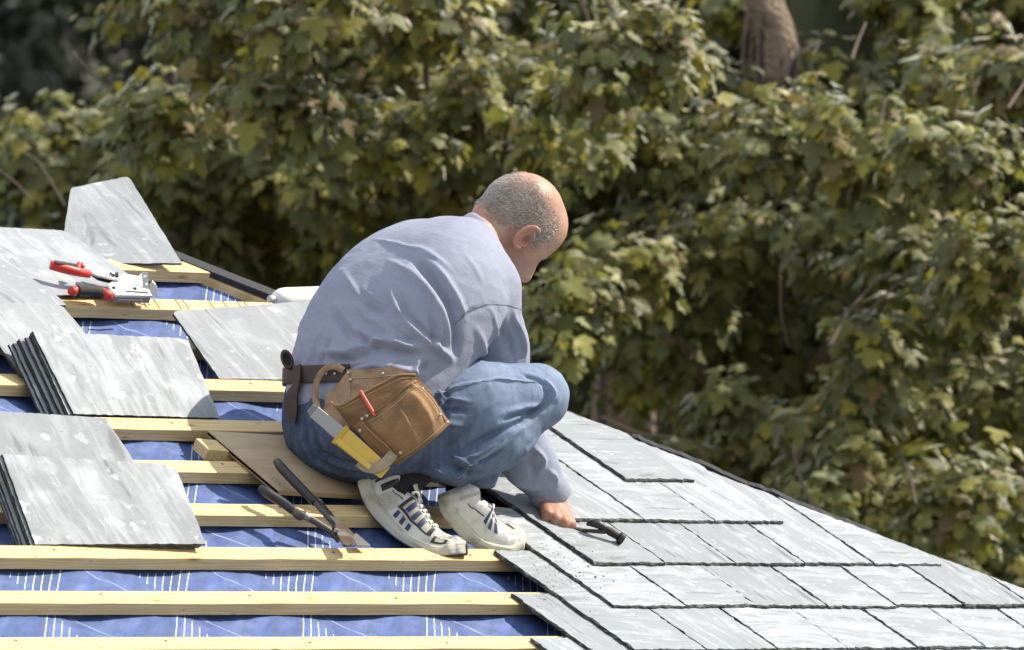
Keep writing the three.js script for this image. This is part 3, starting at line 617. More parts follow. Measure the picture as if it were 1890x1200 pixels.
function paint(g, fn) {
  const p = g.attributes.position, n = g.attributes.normal, c = new Float32Array(p.count * 3), a = V3(), b = V3();
  for (let i = 0; i < p.count; i++) { a.fromBufferAttribute(p, i); b.fromBufferAttribute(n, i); const k = fn(a, b); c[3 * i] = k[0]; c[3 * i + 1] = k[1]; c[3 * i + 2] = k[2]; }
  g.setAttribute('color', new THREE.BufferAttribute(c, 3)); return g;
}
// distance from a point to a chain of points
function chainDist(pts) { const d = V3(), e = V3(); return (p) => { let m = 1e3; for (let i = 0; i + 1 < pts.length; i++) { d.subVectors(pts[i + 1], pts[i]); e.subVectors(p, pts[i]); const t = clamp(e.dot(d) / d.lengthSq()); m = Math.min(m, e.addScaledVector(d, -t).length()); } return m; }; }

const person = thing('person', onRoof(690, 930).clone(), 'man in grey-blue sweatshirt and jeans crouching on the roof battens with hammer', 'person');

// sweatshirt
{
  const g = surfaceNet(shirtField, V3(M(520, 0, 0).x, M(0, 965, 0).y, -0.95), V3(M(1075, 0, 0).x, M(0, 360, 0).y, 0.18), 0.0052);
  relax(g, 3);
  displace(g, (p) => 0.004 * fbm(p.x * 9 + p.z * 5, p.y * 11, p.z * 9, 3) + 0.0025 * fbm(p.x * 22, p.y * 26, p.z * 22, 2) + 0.0011 * Math.pow(1 - Math.min(1, Math.abs(noise(p.x * 13 + p.y * 7, p.y * 13 - p.x * 8, p.z * 13)) * 2.2), 2) * smooth(-0.1, 0.3, noise(p.x * 5, p.y * 5, p.z * 5 + 3)));
  folds(g, shirtField, [
    [-0.013, 0.016, [[768, 486], [800, 520], [826, 558], [840, 610], [842, 668]]],                       // the deep crease below the shoulder blade
    [0.011, 0.017, [[752, 492], [790, 535], [816, 575], [832, 640]]],
    [0.008, 0.014, [[790, 480], [822, 515], [846, 556], [858, 590]]],
    [0.010, 0.015, [[716, 520], [735, 572], [765, 610], [812, 646], [840, 668]]],
    [-0.008, 0.012, [[735, 545], [752, 585], [785, 615], [830, 645]]],
    [0.010, 0.014, [[650, 596], [690, 628], [735, 636], [790, 642]]],
    [-0.008, 0.012, [[655, 618], [690, 642], [740, 650], [790, 658]]],
    [0.010, 0.013, [[590, 648], [640, 652], [680, 640], [712, 628]]],
    [-0.007, 0.011, [[600, 664], [650, 664], [700, 652]]],
    [0.009, 0.012, [[570, 676], [582, 645], [596, 600]]],
    [-0.006, 0.011, [[584, 684], [600, 650], [612, 612]]],
    [0.007, 0.012, [[655, 560], [680, 588], [715, 606]]], [0.006, 0.011, [[668, 530], [700, 556], [722, 572]]], [-0.006, 0.010, [[660, 548], [690, 572], [716, 588]]],
    [0.005, 0.012, [[715, 478], [750, 500], [780, 530]]], [0.005, 0.012, [[760, 452], [800, 474], [830, 498]]], [-0.005, 0.011, [[742, 468], [782, 492], [812, 522]]],
    [0.011, 0.016, [[640, 690], [690, 676], [740, 682], [780, 692]]], [0.008, 0.010, [[778, 660], [766, 680], [768, 700]]], [-0.007, 0.009, [[790, 668], [778, 690]]],
    [0.010, 0.014, [[948, 578], [960, 615], [970, 665]]], [-0.008, 0.013, [[930, 590], [942, 630], [948, 670]]], [0.007, 0.014, [[880, 610], [892, 645], [900, 680]]],
    [-0.0022, 0.006, [[841, 598], [868, 574], [912, 560], [966, 572]]], [0.0018, 0.006, [[838, 590], [866, 566], [912, 552], [964, 563]]],   // the sleeve seam
    [0.006, 0.010, [[620, 560], [650, 600], [672, 640]]], [-0.005, 0.010, [[606, 566], [634, 604], [652, 640]]], [0.005, 0.010, [[632, 500], [664, 548], [684, 580]]],
    [0.006, 0.010, [[700, 600], [742, 640], [800, 668]]], [-0.006, 0.009, [[712, 592], [752, 628], [806, 655]]], [0.007, 0.010, [[800, 560], [812, 610], [806, 660]]], [-0.005, 0.009, [[790, 566], [800, 612], [796, 655]]],
    [0.004, 0.009, [[690, 440], [740, 452], [790, 470]]], [0.002, 0.012, [[858, 470], [880, 500], [892, 530]]], [0.005, 0.010, [[905, 570], [915, 610], [925, 660]]], [-0.005, 0.009, [[918, 572], [928, 615], [936, 660]]],
    [0.006, 0.010, [[560, 640], [556, 610], [566, 580]]], [-0.006, 0.010, [[620, 684], [655, 676], [690, 668]]], [0.007, 0.009, [[700, 694], [720, 672], [752, 660]]],
    [0.009, 0.012, [[985, 826], [1003, 850], [998, 872]]], [-0.008, 0.011, [[972, 838], [986, 862], [985, 890]]], [0.008, 0.011, [[940, 880], [972, 898], [1000, 905]]], [0.006, 0.010, [[1010, 868], [1025, 880], [1030, 893]]],
  ]);
  clothUV(g, 4);
  const seam = chainDist([[841, 598], [868, 574], [912, 560], [966, 572]].map(([x, y]) => hit(shirtField, x, y)).filter(Boolean));
  paint(g, (p) => { const m = 1 + 0.14 * fbm(p.x * 7, p.y * 7, p.z * 7, 3) + 0.05 * fbm(p.x * 60, p.y * 60, p.z * 60, 2), s = 1 - 0.3 * smooth(0.004, 0.001, seam(p)); return [0.272 * m * s, 0.292 * m * s, 0.385 * m * s]; });
  part('sweatshirt', g, shirtMat, person);
  const P = g.attributes.position, v = V3(), onCloth = ([x0, y0]) => { let best = null, bd = 1e9; for (let i = 0; i < P.count; i++) { v.fromBufferAttribute(P, i); const [x, y] = toPx(v), e = (x - x0) ** 2 + (y - y0) ** 2; if (e < 30) { const k = e * 0.0004 + v.distanceTo(CAM); if (k < bd) { bd = k; best = v.clone(); } } } return best; };
  const q = new THREE.CatmullRomCurve3([[841, 599], [868, 575], [912, 561], [967, 572]].map(([x, y]) => V3(x, y, 0))).getPoints(16).map((p) => onCloth([p.x, p.y])).filter(Boolean);
  if (q.length > 5) part('sleeve_seam', tube(q.map((p) => p.clone().addScaledVector(CAM.clone().sub(p).normalize(), 0.0002)), [0.0014], 5), std(0.155, 0.165, 0.215, { roughness: 0.9 }), person);
  // ribbed collar and cuff
  const ring = (c, dir, r, tr, tall, sq = 1) => { const t = new THREE.TorusGeometry(r, tr, 14, 64); t.scale(1, sq, tall); const x = LAT.clone().addScaledVector(dir, -LAT.dot(dir)).normalize(), y = dir.clone().cross(x); t.applyMatrix4(new THREE.Matrix4().makeBasis(x, y, dir).setPosition(c)); return t; };
  const rib = (g2) => { clothUV(g2, 4); return paint(g2, (p) => [0.27, 0.283, 0.36]); };
  part('collar', rib(ring(NECK.clone().addScaledVector(neckDir, -0.008), neckDir, 0.0625, 0.0065, 2.8, 0.95)), shirtMat, person);
  const cf = part('cuff', rib(ring(M(1014, 908, 0.43), wristDir, 0.042, 0.0085, 3.2)), shirtMat, person);
}
// jeans
{
  const g = surfaceNet(jeansField, V3(M(510, 0, 0).x, M(0, 925, 0).y, -0.62), V3(M(1080, 0, 0).x, M(0, 650, 0).y, 0.16), 0.0044);
  relax(g, 3);
  displace(g, (p) => 0.004 * fbm(p.x * 10, p.y * 13, p.z * 10, 3) + 0.002 * fbm(p.x * 30, p.y * 30, p.z * 30, 2) + 0.0018 * Math.pow(1 - Math.min(1, Math.abs(noise(p.x * 15 - p.y * 9, p.y * 15, p.z * 15 + 2)) * 2.4), 2) * smooth(-0.1, 0.3, noise(p.x * 6, p.y * 6, p.z * 6 + 8)));
  folds(g, jeansField, [
    [-0.012, 0.014, [[1020, 742], [980, 766], [920, 796], [850, 836]]],
    [0.007, 0.010, [[1008, 704], [1022, 726], [1014, 750]]], [-0.005, 0.008, [[1000, 710], [1012, 730], [1004, 748]]],
    [0.007, 0.012, [[1000, 760], [950, 775], [900, 800]]], [0.007, 0.012, [[820, 838], [862, 856], [905, 862]]], [-0.006, 0.010, [[805, 850], [850, 868], [900, 874]]],
    [0.006, 0.010, [[790, 864], [825, 878], [868, 882]]], [0.005, 0.010, [[800, 700], [812, 740], [808, 780]]], [-0.005, 0.010, [[815, 700], [826, 740], [822, 780]]],
    [0.006, 0.009, [[790, 722], [830, 738], [872, 742]]], [-0.006, 0.009, [[788, 738], [826, 756], [868, 760]]], [0.005, 0.009, [[786, 760], [820, 782], [862, 786]]], [-0.005, 0.008, [[960, 690], [990, 700], [1020, 722]]],
    [0.006, 0.009, [[1000, 748], [968, 752], [930, 764]]], [-0.006, 0.008, [[1002, 756], [960, 764], [924, 778]]], [0.005, 0.009, [[930, 812], [886, 838], [846, 848]]], [-0.005, 0.008, [[940, 822], [900, 850], [858, 862]]], [0.005, 0.009, [[1000, 800], [970, 830], [930, 866]]],
    [0.005, 0.008, [[545, 780], [556, 812], [580, 838]]], [0.005, 0.008, [[600, 850], [640, 862], [680, 866]]], [-0.005, 0.008, [[590, 836], [630, 852], [672, 858]]],
    [0.006, 0.011, [[560, 800], [580, 850], [640, 880]]], [-0.005, 0.010, [[575, 790], [596, 838], [650, 866]]],
    [0.004, 0.006, [[1014, 752], [962, 794], [918, 826], [870, 858], [850, 884]]],
    [0.004, 0.006, [[795, 728], [850, 712], [920, 700], [990, 706]]],
  ], 1.3);
  clothUV(g, 8);
  const seamPts = (l) => chainDist(l.map(([x, y]) => hit(jeansField, x, y)).filter(Boolean));
  const s1 = seamPts([[795, 728], [850, 712], [920, 700], [992, 706], [1008, 712]]), s2 = seamPts([[1014, 752], [962, 794], [918, 826], [870, 858], [850, 884]]);
  const top = hit(jeansField, 940, 690), kn = hit(jeansField, 1035, 720), shin = hit(jeansField, 930, 815);
  paint(g, (p, n) => {
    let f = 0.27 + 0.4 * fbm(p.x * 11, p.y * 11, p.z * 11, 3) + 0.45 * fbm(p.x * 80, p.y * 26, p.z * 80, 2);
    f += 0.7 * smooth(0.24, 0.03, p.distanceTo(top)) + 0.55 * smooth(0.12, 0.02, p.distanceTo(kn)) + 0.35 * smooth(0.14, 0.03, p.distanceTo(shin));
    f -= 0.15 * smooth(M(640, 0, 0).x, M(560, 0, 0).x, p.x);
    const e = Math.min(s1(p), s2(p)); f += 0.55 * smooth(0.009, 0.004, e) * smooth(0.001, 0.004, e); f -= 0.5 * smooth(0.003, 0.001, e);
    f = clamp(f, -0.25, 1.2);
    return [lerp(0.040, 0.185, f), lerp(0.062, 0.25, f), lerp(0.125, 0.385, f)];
  });
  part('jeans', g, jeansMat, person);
  const thread = std(0.24, 0.26, 0.29, { roughness: 0.9 }), out = (q, k) => q.map((p) => p.clone().add(CAM.clone().sub(p).normalize().multiplyScalar(k)));
  for (const l of [[[795, 728], [850, 712], [920, 700], [992, 706]], [[1014, 752], [962, 794], [918, 826], [870, 858], [846, 886]]]) {
    const fine = new THREE.CatmullRomCurve3(l.map(([x, y]) => V3(x, y, 0))).getPoints(24).map((p) => { const n0 = p; let best = null, bd = 1e9; const P = g.attributes.position, v = V3(); for (let i = 0; i < P.count; i += 1) { v.fromBufferAttribute(P, i); const [x, y] = toPx(v), e = (x - n0.x) ** 2 + (y - n0.y) ** 2; if (e < 30) { const k = e * 0.0004 + v.distanceTo(CAM); if (k < bd) { bd = k; best = v.clone(); } } } return best; }).filter(Boolean);
    if (fine.length > 5) part('seam', tube(out(fine, 0.0008), [0.0009], 5), thread, person);
  }
}
// ---- body: head, neck, hands; trunk and limbs run on under the clothes as one surface
{
  const ell = (c, rx, ry, rz) => { // ellipsoid in head axes: right, up, forward
    return (r, u, f) => { const x = (r - c[0]) / rx, y = (u - c[1]) / ry, z = (f - c[2]) / rz, k = Math.sqrt(x * x + y * y + z * z); return (k - 1) * Math.min(rx, ry, rz) * (k > 1 ? 1 : 1); };
  };
  const cap = (a, b, ra, rb) => capsule(V3(...a), V3(...b), ra, rb);
  const skull = [ell([0, 0.032, -0.012], 0.078, 0.098, 0.100), ell([0, -0.035, 0.028], 0.064, 0.085, 0.068), cap([-0.02, -0.098, 0.062], [0.02, -0.098, 0.062], 0.026, 0.026),
    cap([0, -0.07, -0.03], [0, -0.12, -0.06], 0.06, 0.064), cap([-0.048, -0.02, 0.05], [-0.03, -0.03, 0.07], 0.022, 0.02), cap([0.048, -0.02, 0.05], [0.03, -0.03, 0.07], 0.022, 0.02), ell([0, 0.05, 0.045], 0.062, 0.055, 0.045)];
  const base = union(skull, 0.03);
  const nose = union([cap([0, 0.012, 0.088], [0, -0.036, 0.113], 0.010, 0.0145), cap([-0.012, -0.044, 0.1], [0.012, -0.044, 0.1], 0.0105, 0.0105)], 0.012);
  const brow = union([cap([-0.044, 0.022, 0.07], [-0.014, 0.024, 0.087], 0.010, 0.011), cap([0.044, 0.022, 0.07], [0.014, 0.024, 0.087], 0.010, 0.011)], 0.01);
  const lips = union([cap([-0.019, -0.074, 0.084], [0.019, -0.074, 0.084], 0.007, 0.007), cap([-0.016, -0.083, 0.082], [0.016, -0.083, 0.082], 0.0075, 0.0075)], 0.003);
  const sock = (s) => cap([s * 0.031, 0.004, 0.093], [s * 0.034, 0.004, 0.09], 0.015, 0.015), ball = (s) => cap([s * 0.031, 0.003, 0.072], [s * 0.031, 0.003, 0.072], 0.0125, 0.0125);
  const lid = (s) => cap([s * 0.02, 0.010, 0.082], [s * 0.043, 0.007, 0.077], 0.0055, 0.005);
  const nost = (s) => cap([s * 0.0075, -0.054, 0.104], [s * 0.0075, -0.044, 0.106], 0.0042, 0.003);
  // ear: a flat leaning ellipsoid with a rim and a bowl
  const ear = (s) => {
    const rim = []; for (let i = 0; i < 11; i++) { const a0 = -2.3 + i * 0.36, a1 = a0 + 0.36, p = (a) => [s * (0.086 + 0.008 * Math.max(0, Math.sin(a)) + 0.006 * Math.max(0, -Math.cos(a))), 0.002 + 0.031 * Math.sin(a + 0.25), -0.004 + 0.019 * Math.cos(a + 0.25) * -1]; rim.push(cap(p(a0), p(a1), 0.0042, 0.0042)); }
    const body = ell([s * 0.080, 0.0, -0.004], 0.008, 0.029, 0.018), bowl = ell([s * 0.092, 0.001, 0.003], 0.0125, 0.021, 0.0125), lobe = cap([s * 0.082, -0.028, 0.003], [s * 0.083, -0.033, 0.004], 0.007, 0.006), root = cap([s * 0.07, -0.015, -0.003], [s * 0.072, 0.018, -0.006], 0.012, 0.012), trag = cap([s * 0.082, -0.006, 0.012], [s * 0.084, -0.012, 0.012], 0.0045, 0.0045);
    const r = union([...rim, lobe, body, trag], 0.005); return (x, y, z) => Math.max(Math.min(r(x, y, z), root(x, y, z)), -bowl(x, y, z));
  };
  const earR = ear(1), earL = ear(-1), sR = sock(1), sL = sock(-1), bR = ball(1), bL = ball(-1), lR = lid(1), lL = lid(-1), nR = nost(1), nL = nost(-1);
  const headLocal = (r, u, f) => {
    let d = base(r, u, f); d = smin(d, nose(r, u, f), 0.012); d = smin(d, brow(r, u, f), 0.012);
    d = -smin(-d, Math.min(sR(r, u, f), sL(r, u, f)), 0.008); d = Math.min(d, bR(r, u, f), bL(r, u, f)); d = smin(d, Math.min(lR(r, u, f), lL(r, u, f)), 0.004);
    d = smin(d, lips(r, u, f), 0.006); d = Math.max(d, -Math.min(nR(r, u, f), nL(r, u, f)));
    return smin(d, Math.min(earR(r, u, f), earL(r, u, f)), 0.004);
  };
  const neckA = M(862, 474, 0.39), neckB = hpt(0, -0.06, -0.035);
  const neck = union([capsule(neckA, neckB, 0.063, 0.058), capsule(hpt(0, -0.05, -0.055), M(872, 462, 0.40), 0.046, 0.05)], 0.02);
  const headField = (x, y, z) => { const px = (x - head.x) / HS, py = (y - head.y) / HS, pz = (z - head.z) / HS; const d = HS * headLocal(px * HR.x + py * HR.y + pz * HR.z, px * HU.x + py * HU.y + pz * HU.z, px * HF.x + py * HF.y + pz * HF.z); return smin(d, neck(x, y, z), 0.025); };
  const cutN = cutPlane(M(886, 444, 0.41), neckDir.clone().negate());
  const cutL = cutPlane(M(873, 384, 0.4), V3(-0.9, 0.43, 0).normalize());
  const gHead = surfaceNet((x, y, z) => Math.max(headField(x, y, z), cutN(x, y, z), cutL(x, y, z)), head.clone().addScalar(-0.19), head.clone().addScalar(0.19), 0.0028);
  relax(gHead, 1);
  displace(gHead, (p) => 0.0007 * fbm(p.x * 55, p.y * 55, p.z * 55, 3) + 0.0006 * fbm(p.x * 150, p.y * 150, p.z * 150, 2));

  // hands: palm and five fingers, each a chain of three bones closed round the handle
  const handGeo = (wrist, K, C, S, grip) => {                          // K knuckle direction, C across the knuckles to the thumb side, S back of the hand
    const fing = [], kn = [];
    const at = (k, c, s) => wrist.clone().addScaledVector(K, k).addScaledVector(C, c).addScaledVector(S, s);
    const palm = union([capsule(at(0.012, 0.016, 0), at(0.085, 0.030, 0.002), 0.017, 0.014), capsule(at(0.012, 0, 0), at(0.09, 0.008, 0.004), 0.0175, 0.0145), capsule(at(0.012, -0.014, -0.002), at(0.082, -0.014, 0.002), 0.0165, 0.0135), capsule(at(0.012, -0.02, -0.004), at(0.072, -0.033, -0.002), 0.0155, 0.0125), capsule(at(-0.06, 0, 0), at(0.02, 0, 0), 0.029, 0.027)], 0.012);
    [[0.031, 0.092, 0.97, 0.0092], [0.010, 0.097, 1.06, 0.0095], [-0.012, 0.091, 1.0, 0.009], [-0.033, 0.079, 0.8, 0.008]].forEach(([c, k, len, r]) => {
      const a = at(k, c, 0.002), l1 = 0.042 * len, l2 = 0.027 * len, l3 = 0.021 * len;
      const dir = (t) => K.clone().multiplyScalar(Math.cos(t)).addScaledVector(S, -Math.sin(t));
      const b = a.clone().addScaledVector(dir(grip[0]), l1), d = b.clone().addScaledVector(dir(grip[1]), l2), e = d.clone().addScaledVector(dir(grip[2]), l3);
      fing.push(union([capsule(at(k - 0.03, c * 0.95, 0), a, r, r * 1.12), capsule(a, b, r * 1.08, r), capsule(b, d, r, r * 0.95), capsule(d, e, r * 0.95, r * 0.8)], 0.004));
    });
    const t0 = at(0.018, 0.024, -0.008), t1 = at(0.052, 0.047, -0.020), t2 = at(0.078, 0.044, -0.036), t3 = at(0.094, 0.030, -0.046);
    const thumb = union([capsule(t0, t1, 0.015, 0.0115), capsule(t1, t2, 0.0112, 0.010), capsule(t2, t3, 0.010, 0.0085)], 0.006);
    const f = (x, y, z) => { let m = 1e3; for (const q of fing) m = smin(m, q(x, y, z), 0.0045); return smin(smin(palm(x, y, z), m, 0.008), thumb(x, y, z), 0.007); };
    const g = surfaceNet(f, wrist.clone().addScalar(-0.15), wrist.clone().addScalar(0.15), 0.003);
    return displace(g, (p) => 0.0005 * fbm(p.x * 90, p.y * 90, p.z * 90, 3));
  };
  const gR = handGeo(HAND.wrist, HAND.K, HAND.C, HAND.S, [1.15, 2.5, 3.5]);
  const lw = M(962, 858, 0.60), lK = V3(0.5, -0.75, 0.3).normalize(), lC = V3(-0.3, 0.15, 0.9), lCx = lC.addScaledVector(lK, -lC.dot(lK)).normalize(), gL = handGeo(lw, lK, lCx, lK.clone().cross(lCx).negate(), [0.5, 0.8, 1.1]);
  // trunk and limbs under the clothes
  const inner = union([...spineField(shirtRows, 14, 0.03), capsule(J.rSh, J.rEl, 0.05, 0.04), capsule(J.rEl, J.rWr, 0.04, 0.028), capsule(J.lSh, J.lEl, 0.05, 0.04), capsule(J.lEl, J.lWr, 0.04, 0.028), ...spineField([[J.pelvis, 0.07, 0.085], [J.waist, 0.07, 0.075]], 4), capsule(J.rHip, J.rKn, 0.075, 0.05), capsule(J.rKn, J.rAn, 0.045, 0.02), capsule(J.lHip, J.lKn, 0.075, 0.05), capsule(J.lKn, J.lAn, 0.045, 0.02), capsule(neckA, hpt(0, -0.07, -0.04), 0.042, 0.045)], 0.03);
  const gBody = surfaceNet(inner, V3(M(510, 0, 0).x, M(0, 925, 0).y, -0.95), V3(M(1080, 0, 0).x, M(0, 370, 0).y, 0.18), 0.012);
  // skin: warmer on the neck, ears and crown, darker where the beard is shaved; grey stubble of hair over the scalp
  const loc = (p) => { const q = p.clone().sub(head); return [q.dot(HR) / HS, q.dot(HU) / HS, q.dot(HF) / HS]; };
  const hairAt = (r, u, f) => {                                        // 1 in the hair, 0 on skin
    const n = 0.016 * fbm(r * 50, u * 50, f * 50, 3);
    const line = lerp(-0.030, 0.004, smooth(-0.09, 0.012, f)) + n;     // lower edge, rising from the nape to the ear
    let h = smooth(line - 0.016, line + 0.022, u) * smooth(0.054 + n, 0.022 + n, f - 0.10 * Math.max(0, u - 0.05));
    h *= 1 - smooth(1.32 + 6 * n, 0.84 + 6 * n, Math.hypot(r / 0.066, (f - 0.02) / 0.125)) * smooth(0.03, 0.06, u) * 0.96;      // bald crown
    h *= 1 - smooth(0.0, 0.01, 0.024 - Math.hypot((u + 0.002) * 0.75, f + 0.004)) * smooth(0.06, 0.075, Math.abs(r));          // clear of the ear
    h *= 1 - smooth(0.0795, 0.083, Math.abs(r));
    return h;
  };
  const skin = (p) => {
    const [r, u, f] = loc(p), inHead = Math.hypot(r, u, f) < 0.3, m = 1 + 0.16 * fbm(p.x * 45, p.y * 45, p.z * 45, 3) + 0.14 * fbm(p.x * 18, p.y * 18, p.z * 18, 2), bl = fbm(p.x * 30 + 7, p.y * 30, p.z * 30, 3);
    let c = [0.43 * m, (0.256 - 0.07 * bl) * m, (0.192 - 0.065 * bl) * m];
    if (inHead) {
      const red = smooth(0.07, 0.09, Math.abs(r)) * 0.5 + smooth(-0.03, -0.09, u) * smooth(0.02, -0.03, f) * 0.55;
      c = [c[0] * (1 - 0.06 * red), c[1] * (1 - 0.3 * red), c[2] * (1 - 0.36 * red)];
      const inEar = smooth(0.02, 0.006, Math.hypot(u - 0.001, (f - 0.003) * 1.5)) * smooth(0.07, 0.078, Math.abs(r)); c = [c[0] * (1 - 0.3 * inEar), c[1] * (1 - 0.5 * inEar), c[2] * (1 - 0.5 * inEar)];
      const beard = smooth(-0.045, -0.07, u) * smooth(0.02, 0.05, f) * 0.3; c = c.map((x) => x * (1 - beard));
      const h = hairAt(r, u, f) * 0.85; c = [lerp(c[0], 0.30, h), lerp(c[1], 0.215, h), lerp(c[2], 0.175, h)];
      if (Math.hypot(Math.abs(r) - 0.031, u - 0.003, f - 0.0845) < 0.0068) c = [0.03, 0.02, 0.015];
      const lip = smooth(0.012, 0.004, Math.abs(u + 0.078)) * smooth(0.085, 0.09, f) * smooth(0.026, 0.016, Math.abs(r)); c = [lerp(c[0], 0.33, lip), lerp(c[1], 0.11, lip), lerp(c[2], 0.09, lip)];
      const br = smooth(0.007, 0.003, Math.abs(u - 0.026 + 0.1 * Math.abs(Math.abs(r) - 0.03))) * smooth(0.062, 0.07, f) * smooth(0.05, 0.045, Math.abs(r)) * smooth(0.01, 0.014, Math.abs(r)) * 0.5; c = [lerp(c[0], 0.2, br), lerp(c[1], 0.17, br), lerp(c[2], 0.15, br)];
    } else c = [c[0] * 0.86, c[1] * 0.74, c[2] * 0.66];
    return c;
  };
  const skinMat = new THREE.MeshPhysicalMaterial({ vertexColors: true, roughness: 0.5, specularIntensity: 0.6 });
  const all = [gHead, gR, gL, gBody].map((g) => { const q = g.toNonIndexed(); paint(q, skin); return q; });
  for (const q of all) { const p = q.attributes.position; q.setAttribute('uv', new THREE.Float32BufferAttribute(new Float32Array(p.count * 2), 2)); }
  const body = mergeGeometries(all);
  part('body', body, skinMat, person, 'bald-crowned head, neck and hands of the roofer');
  // short grey hair: thousands of slivers lying back from the face
  const r = rng(77), P = gHead.attributes.position, Nn = gHead.attributes.normal, I = gHead.index.array, pos = [], col = [], a = V3(), b = V3(), c = V3(), n = V3();
  for (let t = 0; t < I.length; t += 3) {
    a.fromBufferAttribute(P, I[t]); const [hr, hu, hf] = loc(a);
    if (Math.hypot(hr, hu, hf) > 0.2) continue;
    const h = hairAt(hr, hu, hf); if (h < 0.05) continue;
    if (r() > h * 0.95) continue;
    b.fromBufferAttribute(P, I[t + 1]); c.fromBufferAttribute(P, I[t + 2]); n.fromBufferAttribute(Nn, I[t]);
    const k1 = r(), k2 = r() * (1 - k1), p = a.clone().addScaledVector(b.clone().sub(a), k1).addScaledVector(c.clone().sub(a), k2);
    const lay = HF.clone().multiplyScalar(-0.55).addScaledVector(HU, -0.55 + 0.9 * smooth(0.0, 0.1, hu) * smooth(0, -0.06, hf)).addScaledVector(HR, hr * 4 + (r() - 0.5) * 0.7);
    lay.addScaledVector(n, -lay.dot(n)).normalize();
    const len = 0.0055 + 0.005 * r(), d = lay.clone().addScaledVector(n, 0.32 + 0.3 * r()).normalize(), w = n.clone().cross(d).normalize().multiplyScalar(0.00042), e = p.clone().addScaledVector(d, len), f0 = p.clone().addScaledVector(n, -0.0006);
    const g0 = f0.clone().add(w), g1 = f0.clone().sub(w), up = f0.clone().addScaledVector(n, 0.0007);
    for (const q of [g0, g1, e, g0, e, up, g1, up, e]) pos.push(q.x, q.y, q.z);
    const tone = r() < 0.6 ? 0.55 + 0.3 * r() : 0.16 + 0.2 * r(), k = lerp(1, 0.62, smooth(0.02, -0.06, hu - 0.3 * hf - 0.02));
    for (let i = 0; i < 9; i++) col.push(tone * k, tone * 0.95 * k, tone * 0.9 * k);
  }
  const hg = new THREE.BufferGeometry(); hg.setAttribute('position', new THREE.Float32BufferAttribute(pos, 3)); hg.setAttribute('color', new THREE.Float32BufferAttribute(col, 3)); hg.computeVertexNormals();
  const hm = part('hair', hg, new THREE.MeshStandardMaterial({ vertexColors: true, roughness: 0.5, side: THREE.DoubleSide }), person, 'short cropped grey hair thinning to a bald crown');
  hm.userData.kind = 'stuff';
}
// ---------------------------------------------------------------- shoes (worn: parts of the roofer)
function gridGeo(nu, nv, fn, closeU = false) {
  const pos = [], uvs = [], idx = [];
  for (let j = 0; j <= nv; j++) for (let i = 0; i <= nu; i++) { const p = fn(i / nu, j / nv); pos.push(p.x, p.y, p.z); uvs.push(i / nu, j / nv); if (i < nu && j < nv) { const b = j * (nu + 1) + i; idx.push(b, b + 1, b + nu + 1, b + 1, b + nu + 2, b + nu + 1); } }
  const g = new THREE.BufferGeometry(); g.setAttribute('position', new THREE.Float32BufferAttribute(pos, 3)); g.setAttribute('uv', new THREE.Float32BufferAttribute(uvs, 2)); g.setIndex(idx); g.computeVertexNormals(); return g;
}
const table = (rows) => (t) => { let i = 0; while (i < rows.length - 2 && t > rows[i + 1][0]) i++; const [a, x] = rows[i], [b, y] = rows[i + 1], k = clamp((t - a) / (b - a)); return lerp(x, y, k * k * (3 - 2 * k)); };
const leatherBump = tex(256, 256, (x, y) => { const v = 0.5 + 0.4 * fbm(x * 26, y * 26, 3, 4); return [v, v, v]; }, false);
const dirtTex = (r, g, b, amt, k) => tex(256, 256, (x, y) => { const d = 1 - amt * smooth(-0.05, 0.4, fbm(x * 5 + k, y * 7, k, 5)), n = 1 + 0.06 * fbm(x * 50, y * 50, k, 2); return [toS(r * d * n), toS(g * Math.pow(d, 1.06) * n), toS(b * Math.pow(d, 1.16) * n)]; });
const SHOE = {
  toe: new THREE.MeshStandardMaterial({ map: dirtTex(0.44, 0.43, 0.385, 0.3, 14), roughness: 0.85 }),
  upper: new THREE.MeshStandardMaterial({ map: dirtTex(0.6, 0.6, 0.575, 0.34, 3), roughness: 0.55, bumpMap: leatherBump, bumpScale: 0.001 }),
  sole: new THREE.MeshStandardMaterial({ map: dirtTex(0.5, 0.485, 0.41, 0.36, 9), roughness: 0.75, bumpMap: leatherBump, bumpScale: 0.0012 }),
  navy: std(0.03, 0.036, 0.11, { roughness: 0.6 }), black: std(0.02, 0.018, 0.02, { roughness: 0.5 }), mesh: std(0.42, 0.40, 0.34, { roughness: 0.9 }), lace: std(0.62, 0.62, 0.6, { roughness: 0.9 }), lining: std(0.22, 0.22, 0.21, { roughness: 0.95 }), tread: std(0.1, 0.1, 0.095, { roughness: 0.9 }),
};
